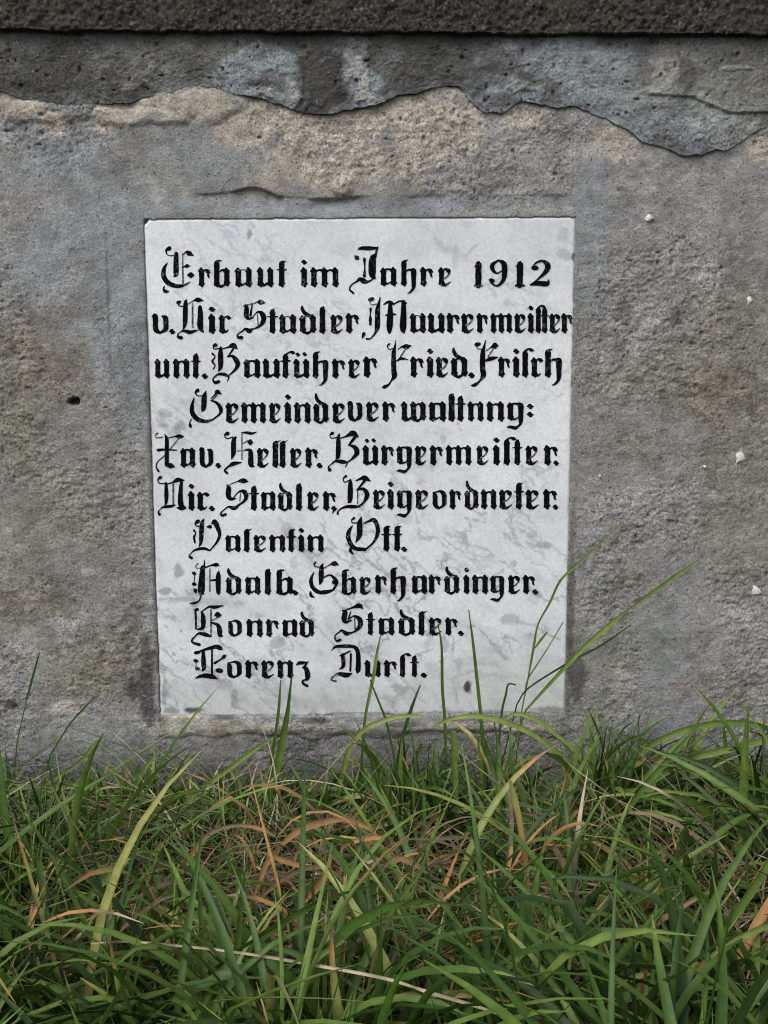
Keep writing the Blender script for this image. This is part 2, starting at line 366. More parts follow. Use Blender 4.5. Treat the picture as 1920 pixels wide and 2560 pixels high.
fx = np.unique(np.round(np.concatenate([np.arange(-1.3, -0.44, 0.008), np.arange(-0.44, 0.44, 0.0011), np.arange(0.44, 1.31, 0.008)]), 5))
fz = np.arange(-0.06, Z_COP + 0.012, 0.0011)
X, Zg = np.meshgrid(fx, fz)
A, H, PD = wall_fields(X, Zg)
edge = PD + 0.0018 * (fbm(X * 150, Zg * 150, 3, 55) - 0.5) - 0.0045 * np.clip(fbm(X * 70, Zg * 70, 4, 57) - .36, 0, 1) * -4 * (1 - sstep(0, .012, Zg - BL[2]))
hole = 1 - sstep(-0.0026, -0.0014, edge)
Yw = -H * 1.0
Yw = Yw * (1 - hole) + 0.035 * hole
nx, nz = len(fx), len(fz); idx = np.arange(nx * nz).reshape(nz, nx)
Q = np.stack([idx[:-1, :-1], idx[:-1, 1:], idx[1:, 1:], idx[1:, :-1]], -1).reshape(-1, 4)
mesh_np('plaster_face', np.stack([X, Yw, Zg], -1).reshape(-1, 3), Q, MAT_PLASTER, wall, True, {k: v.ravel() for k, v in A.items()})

# dark cement coat over the plaster, broken off along its lower edge
T = np.concatenate([[0.0, 0.0, 0.0006], np.linspace(0.0014, 1, 130)])
Xc = np.repeat(fx[None, :], len(T), 0)
zc = crack_z(fx); ztop = Z_COP + 0.012
Zc = zc[None, :] + (ztop - zc)[None, :] * T[:, None]
ca = {}
cblue = blobs(Xc, Zc, [(650, 160, 80, 34, .9), (620, 190, 60, 26, .7), (740, 220, 24, 50, .8), (880, 150, 30, 60, .8), (910, 220, 34, 40, .9), (640, 235, 60, 14, .8), (1420, 170, 150, 66, .75), (1350, 120, 110, 30, .5), (1300, 220, 80, 40, .8), (1210, 240, 60, 30, .5),
                       (1640, 300, 130, 60, .55), (1760, 320, 110, 60, .5), (1580, 255, 60, 40, .75), (1450, 240, 90, 22, .8)], 151, .25, 60, 2.2)
ca['blue'] = cblue
ca['tan'] = np.zeros_like(Xc)
ca['brown'] = 1.0 * blobs(Xc, Zc, [(1660, 180, 40, 50, .4), (1850, 100, 60, 30, .3)], 161, .5) * .6
ca['green'] = 0.7 * blobs(Xc, Zc, [(350, 190, 70, 50, .45), (1700, 210, 140, 60, .5), (1880, 240, 80, 70, .5), (1820, 260, 70, 40, .5), (1900, 330, 70, 50, .5), (460, 130, 160, 30, .3)], 171, .5)
cp = blobs(Xc, Zc, [(880, 135, 12, 34, .6), (905, 190, 22, 60, .75), (925, 245, 24, 22, .8), (870, 170, 10, 40, .5), (745, 230, 14, 44, .7), (765, 270, 14, 14, .7), (650, 235, 26, 8, .6), (320, 215, 40, 20, .3), (1280, 215, 50, 12, .5), (1660, 200, 26, 40, .35), (1800, 330, 60, 40, .3), (1840, 173, 40, 4, .5)], 181, .2, 110, 3.0)
ca['pale'] = cp
cn1 = fbm(Xc * 45, Zc * 60, 5, 205); cn2 = fbm(Xc * 150, Zc * 190, 4, 211); cn3 = fbm(Xc * 420, Zc * 420, 3, 217)
cpit = pits(Xc, Zc, 0.009, 231, 0.1, 0.3, 0.22)
C2 = [at(*(960 + .5787 * u, .5785 * v)) for u, v in ((1090, 405), (1190, 415), (1330, 425), (1400, 460), (1480, 492), (1590, 492), (1900, 480))]
z2 = np.interp(Xc, [p[0] for p in C2], [p[2] for p in C2]) + 0.0012 * (fbm(Xc * 120, Xc * 0, 3, 88) - .5)
in2 = sstep(C2[0][0], C2[1][0], Xc)
ca['dark'] = np.clip(0.6 * cpit + blobs(Xc, Zc, [(800, 210, 55, 75, .8), (120, 190, 190, 75, .6), (1080, 170, 110, 60, .5), (950, 110, 300, 24, .4), (1250, 190, 60, 26, .6), (350, 240, 60, 20, .5), (500, 180, 50, 30, .5), (1715, 195, 14, 40, .5), (640, 210, 40, 6, .6)], 191, .3, 70, 2.0) + 0.2 * (1 - sstep(0.0, 0.010, Z_COP - Zc)), 0, 1)  # last term paints the coping's shadow line into the coat colour
up = Zc - zc[None, :]
ca['grit'] = np.clip(.35 + .9 * sstep(.4, .65, fbm(Xc * 16, Zc * 22, 4, 243)), 0, 1)
ch = np.clip(0.0008 + 0.0040 * (fbm(Xc * 26, Xc * 0 + 7, 4, 241) - .45), .0001, .003) + .0022 * sstep(0, .02, up) + (0.25 + .75 * sstep(0, .012, up)) * (0.0030 * (cn1 - .5)) + 0.0022 * (cn2 - .5) + 0.0015 * (cn3 - .5) - 0.0018 * cpit + 0.002 * np.clip(cp + cblue * .4, 0, 1)
ch += 0.0025 * in2 * sstep(-0.0006, 0.0006, Zc - z2) * np.exp(-np.clip(Zc - z2, 0, 1) / 0.02)
ch += 0.0008 * np.exp(-(up / 0.010)) * (fbm(Xc * 35, Zc * 35, 2, 222))        # lip curls off the wall
Yc = -ch; Yc[0, :] = 0.004; Zc[0, :] += 0.001; Yc[1, :] = -ch[1, :] * 0.75; Zc[1, :] += 0.0001
idx = np.arange(Xc.size).reshape(Xc.shape)
Q = np.stack([idx[:-1, :-1], idx[:-1, 1:], idx[1:, 1:], idx[1:, :-1]], -1).reshape(-1, 4)
mesh_np('cement_coat', np.stack([Xc, Yc, Zc], -1).reshape(-1, 3), Q, MAT_COAT, wall, True, {k: v.ravel() for k, v in ca.items()})

# coping slab of washed concrete, granular front, standing 2 cm proud
cz = np.concatenate([[0, 0], np.linspace(0, 1, 90) ** 1.3]); hcop = 0.16
Xk = np.repeat(fx[None, :], len(cz) + 2, 0)
tilt = -0.0024 * fx / 0.36
Zk = np.zeros_like(Xk); Yk = np.zeros_like(Xk)
for r, t in enumerate(cz):
    Zk[r] = Z_COP + tilt + hcop * t
    Yk[r] = -0.013
gr = (fbm(Xk * 240, Zk * 240, 3, 301) - .5) * 0.006 + (fbm(Xk * 40, Zk * 40, 3, 305) - .5) * 0.004 - 0.002 * pits(Xk, Zk, 0.007, 311, .1, .45, .4)
Yk[:92] -= gr[:92]
lip = 0.0028 * (fbm(fx * 70, fx * 0 + 1, 5, 313) - .5) * 2 - 0.006 * np.exp(-((fx - at(1790, 85)[0]) / 0.011) ** 4) * -1
Zk[1] += lip; Zk[2] += lip + 0.0008; Yk[2] -= 0.0
Yk[1] += 0.002
Yk[0] = 0.02; Zk[0] = Z_COP + tilt + 0.004
Zk[92] = Z_COP + hcop; Yk[92] = 0.02; Zk[93] = Z_COP + hcop; Yk[93] = 0.32
idx = np.arange(Xk.size).reshape(Xk.shape)
Q = np.stack([idx[:-1, :-1], idx[:-1, 1:], idx[1:, 1:], idx[1:, :-1]], -1).reshape(-1, 4)
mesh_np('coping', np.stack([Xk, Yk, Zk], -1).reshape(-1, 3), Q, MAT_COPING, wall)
# masonry body behind the plaster
x0, x1, y0, y1, z0, z1 = -1.29, 1.29, 0.05, 0.30, -0.1, Z_COP + 0.15
mesh_py('masonry_core', [(x0, y0, z0), (x1, y0, z0), (x1, y1, z0), (x0, y1, z0), (x0, y0, z1), (x1, y0, z1), (x1, y1, z1), (x0, y1, z1)],
        [(0, 1, 5, 4), (1, 2, 6, 5), (2, 3, 7, 6), (3, 0, 4, 7), (4, 5, 6, 7), (3, 2, 1, 0)], MAT_PLASTER, wall)
# white stone chips bedded in the render
qm = M('white_quartz', 0.5, 0.4); MAT_CHIP = qm.done(qm.mix(qm.noise(200, 3), (0.55, 0.54, 0.50), (0.80, 0.79, 0.76)))
def chip(px, py, r, seed):
    rr = np.random.default_rng(seed); c = at(px, py); V = []; Fs = []
    ring = 9
    for k, (rad, dy) in enumerate(((1.0, 0.003), (0.95, -0.0012), (0.6, -0.0024))):
        for j in range(ring):
            t = 2 * math.pi * j / ring; q = rad * r * MPX * (0.5 + 0.95 * rr.random())
            V.append((c[0] + q * math.cos(t), dy + 0.0006 * rr.random(), c[2] + 1.15 * q * math.sin(t)))
    V.append((c[0], -0.0026, c[2]))
    for k in range(2):
        for j in range(ring):
            a0 = k * ring + j; a1 = k * ring + (j + 1) % ring
            Fs.append((a0, a1, a1 + ring, a0 + ring))
    for j in range(ring): Fs.append((2 * ring + j, 2 * ring + (j + 1) % ring, 3 * ring))
    mesh_py('stone_chip', V, Fs, MAT_CHIP, wall)
for k, (px, py, r) in enumerate(((1622, 546, 9), (1874, 751, 7), (1848, 1145, 11), (1888, 1478, 12), (1762, 1396 - 230, 4), (1500, 1190, 3))): chip(px, py, r, 40 + k)

# ------------------------------------------------------------------ plaque
PY = 0.0010                                             # face sits a little back from the render
plaque = empty('memorial_plaque', ((TL[0] + TR[0]) / 2, 0.012, BL[2]))
tag(plaque, 'white veined marble plaque with black blackletter inscription set into the grey wall', 'plaque')
ins = 0.0003
c4 = np.array([TL + (ins, 0, -ins), TR + (-ins, 0, -ins), BR + (-ins, 0, ins), BL + (ins, 0, ins)])
nu, nv = 330, 400
U, Vv = np.meshgrid(np.linspace(0, 1, nu), np.linspace(0, 1, nv))
def bil(k): return (c4[3][k] * (1 - U) + c4[2][k] * U) * (1 - Vv) + (c4[0][k] * (1 - U) + c4[1][k] * U) * Vv
PX, PZ = bil(0), bil(2)
du = np.minimum(U, 1 - U) * 0.40; dv = np.minimum(Vv, 1 - Vv) * 0.48
ed = np.minimum(du, dv)
Pyy = PY + 0.0016 * (1 - sstep(0, 0.0022, ed + 0.0012 * (fbm(PX * 120, PZ * 120, 3, 401) - .5))) + 0.0006 * (fbm(PX * 9, PZ * 9, 3, 403) - .5)
# broken top-left corner
cl = np.hypot(PX - c4[0][0], PZ - c4[0][2]); Pyy += 0.006 * (1 - sstep(0.004, 0.006, cl))
pa = {}
pa['stain'] = np.clip(blobs(PX, PZ, [(622, 590, 6, 12, .9), (435, 1068, 34, 12, .65), (412, 1035, 12, 9, .5), (445, 1080, 14, 10, .5), (446, 1427, 12, 17, .75), (415, 1485, 22, 10, .75), (460, 1500, 60, 7, .45), (520, 1508, 60, 8, .35),
                        (1115, 620, 16, 12, .35), (1140, 640, 8, 18, .3), (1012, 1300, 14, 10, .35), (1360, 1363, 13, 7, .6), (1330, 1335, 10, 10, .35), (1285, 1410, 7, 7, .5), (1275, 1548, 22, 8, .55), (1310, 1560, 40, 5, .35), (1180, 1660, 60, 5, .3),
                        (1110, 1620, 14, 34, .5), (1075, 1600, 14, 12, .35), (925, 1625, 20, 10, .5), (690, 1605, 20, 14, .5), (645, 1540, 12, 12, .45), (716, 1328, 16, 16, .4), (735, 1412, 14, 14, .35), (600, 1508, 18, 6, .4),
                        (1410, 585, 14, 30, .35), (1412, 640, 14, 16, .45), (1170, 1716, 9, 15, 1), (1010, 1722, 26, 14, .7), (990, 1745, 50, 8, .4), (570, 1712, 22, 20, .3), (830, 1760, 130, 16, .3), (1240, 1690, 46, 6, .35), (1145, 1700, 6, 40, .3), (640, 1660, 60, 20, .22)], 411, .35, 120, 3.0), 0, 1) * .8
ra, rb_ = (PX + PZ) * .7, (PX - PZ) * .7
warp = .02 * (fbm(PX * 18, PZ * 18, 4, 471) - .5)
rd = 1 - np.abs(fbm((ra + warp) * 46, (rb_ + warp) * 20, 5, 473, .6) - .5) * 2
low = 0.45 + 0.55 * sstep(.35, -.02, (PZ - BL[2]))
pa['vein'] = np.clip(sstep(.93, .998, rd) * sstep(.45, .66, fbm(PX * 16, PZ * 16, 4, 477)) * low, 0, 1)
for pts, w, st in (([(395, 1500), (440, 1497), (500, 1505), (560, 1512)], .0011, .5), ([(1040, 1405), (1090, 1440), (1140, 1470)], .0008, .45), ([(1290, 1300), (1340, 1338), (1400, 1385), (1415, 1392)], .0009, .4), ([(1260, 1540), (1330, 1560), (1400, 1600)], .001, .5),
                   ([(1110, 1600), (1135, 1660), (1150, 1650), (1165, 1680)], .001, .35), ([(930, 1640), (1010, 1700), (1060, 1760)], .0012, .4), ([(1090, 590), (1120, 625), (1165, 645), (1190, 610)], .0016, .28), ([(1140, 1755), (1130, 1700), (1180, 1675), (1240, 1690)], .0012, .45),
                   ([(600, 1700), (680, 1740), (800, 1760), (880, 1790)], .0014, .35), ([(420, 1180), (470, 1240), (520, 1290)], .001, .25), ([(700, 1300), (740, 1350), (790, 1420)], .001, .3)):
    q = polydist(PX + 0.006 * (fbm(PX * 70, PZ * 70, 3, 421) - .5), PZ + 0.006 * (fbm(PX * 70, PZ * 70, 3, 425) - .5), pts)
    pa['stain'] = np.maximum(pa['stain'], st * (1 - sstep(w * .4, w * 1.6, q)) * (0.4 + 0.9 * fbm(PX * 90, PZ * 90, 3, 431)))
pa['cloud'] = np.clip(.62 * sstep(.49, .66, fbm((PX + PZ) * 60, (PX - PZ) * 34, 5, 481, .62)) * sstep(.20, 0.0, PZ - BL[2]) + blobs(PX, PZ, [(1100, 600, 120, 60, .4), (1380, 600, 70, 90, .35), (440, 1040, 60, 60, .3), (430, 1150, 60, 60, .28), (820, 830, 40, 16, .4), (680, 887, 22, 8, .45), (440, 1250, 90, 60, .25), (560, 1520, 130, 60, .3), (700, 1330, 60, 50, .3), (900, 1620, 120, 60, .35), (1280, 790, 60, 20, .2), (1115, 900, 30, 30, .2), (1110, 1080, 26, 12, .35), (1000, 620, 120, 30, .2), (700, 1730, 260, 40, .35), (1330, 1590, 70, 60, .3)], 441, .7, 40), 0, 1)
pa['algae'] = np.clip(0.75 * (1 - sstep(0.0, 0.075, PZ - BL[2] + 0.06 * (fbm(PX * 25, PZ * 25, 4, 451) - .4))) + blobs(PX, PZ, [(1250, 1680, 180, 70, .35), (1340, 1720, 80, 60, .5)], 455, .6), 0, .85)
pa['dirt'] = np.clip(blobs(PX, PZ, [(480, 1775, 24, 8, .9), (585, 1745, 8, 30, .35), (430, 1778, 20, 8, .5), (830, 1792, 60, 8, .8), (790, 1795, 30, 6, .8), (900, 1785, 120, 5, .5), (1169, 1717, 8, 13, .95), (1180, 1785, 240, 8, .45), (1370, 1775, 40, 10, .5), (410, 1740, 6, 34, .4), (1437, 640, 8, 10, .8)], 461, .3, 160)
                    + 0.5 * (1 - sstep(0.0, 0.0018, ed)) * sstep(.42, .62, fbm(PX * 60, PZ * 60, 3, 465)), 0, 1)
Vp = np.stack([PX, Pyy, PZ], -1).reshape(-1, 3)
idx = np.arange(nu * nv).reshape(nv, nu)
Q = np.stack([idx[:-1, :-1], idx[:-1, 1:], idx[1:, 1:], idx[1:, :-1]], -1).reshape(-1, 4)
# side walls of the slab
ringi = np.concatenate([idx[0, :], idx[1:, -1], idx[-1, -2::-1], idx[-2:0:-1, 0]])
back = Vp[ringi].copy(); back[:, 1] = 0.03; b0 = len(Vp); nr = len(ringi); k = np.arange(nr); k2 = (k + 1) % nr
Q2 = np.stack([ringi[k], b0 + k, b0 + k2, ringi[k2]], -1)
mesh_np('marble_slab', np.concatenate([Vp, back]), np.concatenate([Q, Q2]), MAT_MARBLE, plaque, True,
        {kk: np.concatenate([v.ravel(), np.zeros(nr)]) for kk, v in pa.items()})

# ------------------------------------------------------------------ lettering (pen strokes, each measured on the stone)
REG = {1: (360, 590, .3255), 2: (860, 590, .3496), 3: (360, 830, .3255), 4: (860, 830, .3496), 5: (360, 1060, .3255), 6: (860, 1060, .3496),
       7: (440, 1270, .3014), 8: (860, 1270, .3496), 9: (440, 1490, .3014), 10: (800, 1490, .3014)}
def smooth_path(p, n=7):
    p = np.array(p, float)
    if len(p) < 3:
        t = np.linspace(0, 1, 6)[:, None]; return p[0] * (1 - t) + p[-1] * t
    q = np.vstack([2 * p[0] - p[1], p, 2 * p[-1] - p[-2]]); out = []
    for k in range(1, len(q) - 2):
        for t in np.arange(n) / n:
            out.append(0.5 * ((2 * q[k]) + (-q[k - 1] + q[k + 1]) * t + (2 * q[k - 1] - 5 * q[k] + 4 * q[k + 1] - q[k + 2]) * t * t + (-q[k - 1] + 3 * q[k] - 3 * q[k + 1] + q[k + 2]) * t ** 3))
    out.append(p[-1]); out = np.array(out); out[:, 2] = np.maximum(out[:, 2], 3); return out
class Ink:
    """collects polygons in photo pixels, lays them on the stone face"""
    def __init__(s): s.V = []; s.F = []; s.k = 0; s.thin = []
    def poly_strip(s, L, Rr, thin=0):
        y = PY - 0.00035 - 0.000012 * (s.k % 20); s.k += 1; b = len(s.V); n = len(L)
        for a in list(L) + list(Rr):
            p = at(a[0], a[1], PY); s.V.append((p[0], y, p[2]))
        for i in range(n - 1): s.F.append((b + i, b + n + i, b + n + i + 1, b + i + 1)); s.thin.append(thin)
    def stroke(s, pts, reg, bold=1.08):
        ox, oy, sc = REG[reg]
        q = smooth_path(pts); q[:, 0] = ox + q[:, 0] * sc; q[:, 1] = oy + q[:, 1] * sc; w = q[:, 2] * sc * bold
        d = np.gradient(q[:, :2], axis=0); d /= np.maximum(np.hypot(d[:, 0], d[:, 1])[:, None], 1e-6)
        nrm = np.stack([-d[:, 1], d[:, 0]], -1)
        jit = 1 + 0.10 * (np.array([random.random() for _ in w]) - .5)
        # rounded ends
        e0 = q[0, :2] - d[0] * w[0] * .45; e1 = q[-1, :2] + d[-1] * w[-1] * .45
        P = np.vstack([e0, q[:, :2], e1]); N = np.vstack([nrm[0], nrm, nrm[-1]]); Wd = np.concatenate([[w[0] * .45], w * jit, [w[-1] * .45]])
        s.poly_strip(P + N * Wd[:, None] / 2, P - N * Wd[:, None] / 2, int(w.max() < 4.6))
    def make(s, name, parent, mat=None):
        o = mesh_py(name, s.V, s.F, mat or MAT_PAINT, parent); o.data.materials.append(MAT_FADED)
        o.data.polygons.foreach_set('material_index', s.thin); return o

ST = .30; LB = 1.08   # stem width in x-heights
def stem(x, y0=0.0, y1=1.0, w=ST):
    return [(x + w * .38, y1 + .02, w * .70), (x + w * .42, y1 - .08, w * 1.26), (x + w * .5, y1 - .20, w * 1.04), (x + w * .5, (y0 + y1) / 2, w * 1.0), (x + w * .5, y0 + .22, w * 1.02), (x + w * .56, y0 + .10, w * 1.30), (x + w * .64, y0, w * .62)]
def tall(x, y1=1.5, w=ST):
    return [(x + w * .70, y1 + .05, w * .4), (x + w * .52, y1 - .10, w * 1.05), (x + w * .5, y1 - .5, w * 1.0), (x + w * .5, .24, w * 1.04), (x + w * .54, .1, w * 1.28), (x + w * .64, 0, w * .62)]
def dot(x, y, r=.17): return [(x - r, y, .05), (x - r * .3, y + .02, r * 1.5), (x + r * .3, y - .02, r * 1.5), (x + r, y, .05)]
HL = .085
GL = {
 'i': (.30, [stem(0), dot(.15, 1.42, .16)]),
 'n': (.92, [stem(0), [(.24, .80, HL), (.42, .95, .10), (.62, .93, .14)], stem(.62)]),
 'm': (1.55, [stem(0), [(.24, .80, HL), (.42, .95, .10), (.62, .93, .14)], stem(.62), [(.86, .80, HL), (1.05, .95, .10), (1.25, .93, .14)], stem(1.25)]),
 'u': (.92, [stem(0), stem(.62), [(.2, .06, .12), (.38, .04, .14), (.64, .20, HL)]]),
 'v': (.92, [[(-.06, .96, .05), (.10, 1.0, .30), (.15, .85, .30), (.15, .3, .29), (.22, .12, .28), (.42, -.03, .14)], [(.58, .98, .14), (.74, .88, .29), (.77, .5, .28), (.74, .2, .26), (.44, -.02, .10)]]),
 'a': (.92, [stem(0, 0, .96), stem(.62), [(.08, .90, .10), (.36, .98, .11), (.68, .95, .13)], [(.22, .06, .13), (.40, .08, .10), (.64, .22, .06)]]),
 'A': (.92, [stem(0, 0, .98), stem(.62), [(.1, .92, .05), (.38, .97, .05), (.66, .95, .06)], [(.22, .06, .14), (.40, .06, .11), (.64, .20, .07)]]),
 'o': (.92, [[(.06, .90, .16), (.14, .72, .29), (.15, .5, .28), (.15, .28, .29), (.22, .12, .26), (.40, -.01, .15)], [(.50, 1.02, .15), (.70, .88, .27), (.77, .70, .29), (.77, .5, .28), (.77, .30, .28), (.66, .12, .17), (.42, .0, .12)], [(.06, .90, .10), (.28, .97, .09), (.50, 1.01, .14)]]),
 'e': (.80, [stem(0, 0, .98), [(.22, .84, HL), (.42, .99, .14), (.60, .88, .27), (.66, .72, .12)], [(.66, .70, .09), (.46, .48, HL), (.24, .38, HL)], [(.2, .05, .16), (.38, .0, .17), (.56, .08, .10), (.74, .2, .05)]]),
 'c': (.74, [stem(0, 0, .96), [(.2, .82, HL), (.44, .97, .13), (.60, .90, .25), (.74, .88, .06)], [(.2, .05, .14), (.40, .04, .13), (.58, .16, .05)]]),
 'r': (.76, [stem(0), [(.22, .80, HL), (.42, .96, .12), (.58, .86, .27), (.72, .80, .07)], [(.60, .78, .10), (.60, .62, .13), (.66, .5, .09)]]),
 'l': (.30, [tall(0, 1.5)]),
 'L': (.30, [tall(0, 1.42), [(.24, 1.40, .11), (.36, 1.49, .05), (.46, 1.53, .03)]]),
 't': (.34, [tall(0, 1.36), [(-.16, .97, .05), (.1, .96, .11), (.32, .96, .11), (.46, .98, .05)]]),
 'T': (.34, [tall(0, 1.42), [(-.14, .97, .05), (.1, .96, .12), (.36, .97, .10), (.44, 1.0, .05)], [(.18, 1.38, .14), (.36, 1.48, .07)]]),
 'f': (.34, [tall(0, 1.35), [(-.18, .97, .05), (.1, .97, .13), (.36, .99, .11), (.46, 1.0, .05)], [(.15, 1.34, .12), (.40, 1.52, .10), (.60, 1.50, .21), (.74, 1.46, .05)]]),
 's': (.32, [tall(0, 1.40), [(.14, 1.42, .14), (.34, 1.55, .10), (.54, 1.50, .20), (.70, 1.46, .05)]]),
 'b': (.92, [tall(0, 1.46), [(.15, 1.42, .14), (.36, 1.52, .10), (.44, 1.48, .05)], stem(.62, .06, .98), [(.28, .80, .06), (.46, .94, .11), (.66, .94, .16)], [(.18, .06, .14), (.42, -.03, .16), (.74, .13, .10)]]),
 'd': (.94, [stem(0, .04, .92), stem(.62, .06, .98), [(.12, 1.58, .13), (.13, 1.42, .19), (.26, 1.20, .22), (.52, 1.05, .20), (.80, .92, .20)], [(.10, .90, .08), (.35, .98, .09), (.6, 1.0, .1)], [(.16, .08, .14), (.42, -.04, .16), (.74, .13, .10)]]),
 'h': (.96, [tall(0, 1.46), [(.18, 1.44, .12), (.40, 1.56, .06)], [(.24, .80, HL), (.44, .94, .11), (.66, .94, .16)], [(.74, 1.0, .14), (.80, .86, .33), (.80, .3, .28), (.80, -.02, .26), (.74, -.26, .17), (.52, -.48, .10), (.40, -.50, .05)]]),
 'g': (.92, [stem(0, .06, .94), [(.70, 1.0, .14), (.78, .86, .32), (.78, .4, .28), (.78, .0, .27), (.74, -.24, .15), (.55, -.40, .10)], [(.06, .90, HL), (.38, .99, .11), (.7, .94, .15)], [(.2, .08, .14), (.42, .06, .10), (.66, .2, .06)], [(.70, -.32, .08), (.45, -.46, .19), (.15, -.40, .16), (-.06, -.42, .05)]]),
 'w': (1.52, [stem(0), stem(.60, .02, 1.0), stem(1.22, .08, .98), [(.2, .05, .12), (.38, .03, .14), (.64, .2, HL)], [(.82, .05, .14), (1.02, -.03, .16), (1.34, .14, .1)], [(.84, .82, HL), (1.05, .96, .1), (1.3, .94, .14)]]),
 'z': (.92, [[(-.02, .78, .05), (.16, .92, .20), (.42, .94, .20), (.70, .98, .07), (.84, 1.02, .05)], [(.72, .94, .10), (.52, .66, .14), (.40, .62, .05)], [(.40, .64, .08), (.62, .58, .26), (.74, .34, .32), (.76, .02, .32), (.70, -.14, .20)], [(.72, -.16, .06), (.50, -.20, .13), (.40, -.32, .12), (.52, -.46, .16), (.74, -.56, .17)]]),
 '.': (.30, [dot(.15, .05, .18)]),
 ',': (.30, [dot(.15, .05, .17), [(.18, .0, .14), (.06, -.24, .05)]]),
 ':': (.30, [dot(.15, .82, .16), dot(.15, .33, .16)]),
 '"': (.92, [dot(.22, 1.38, .13), dot(.66, 1.40, .13)]),
}
def letters(ink, reg, base, top, spec):
    """spec: 'a 705-825' items; each glyph is stretched over its measured extent"""
    xh = base - top
    for it in spec.split(','):
        g, ext = it.strip().split(' ') if not it.strip().startswith(';') else (',', it.strip().split(' ')[1])
        u0, u1 = map(float, ext.split('-')); marks = [g]
        if g == 'U': marks = ['u', '"']
        for mk in marks:
            w, strokes = GL[mk]; sx = (u1 - u0) / w
            for s_ in strokes:
                ws = (sx + xh) / 2
                ink.stroke([(u0 + a * sx, base - b * xh, c * ws) for a, b, c in s_], reg, LB if max(c for _, _, c in s_) > .2 else 1.1)
def cap(reg, txt):
    ink = Ink(); 
    for st in txt.split(';'):
        ink.stroke([tuple(map(float, p.split(','))) for p in st.split()], reg)
    return ink

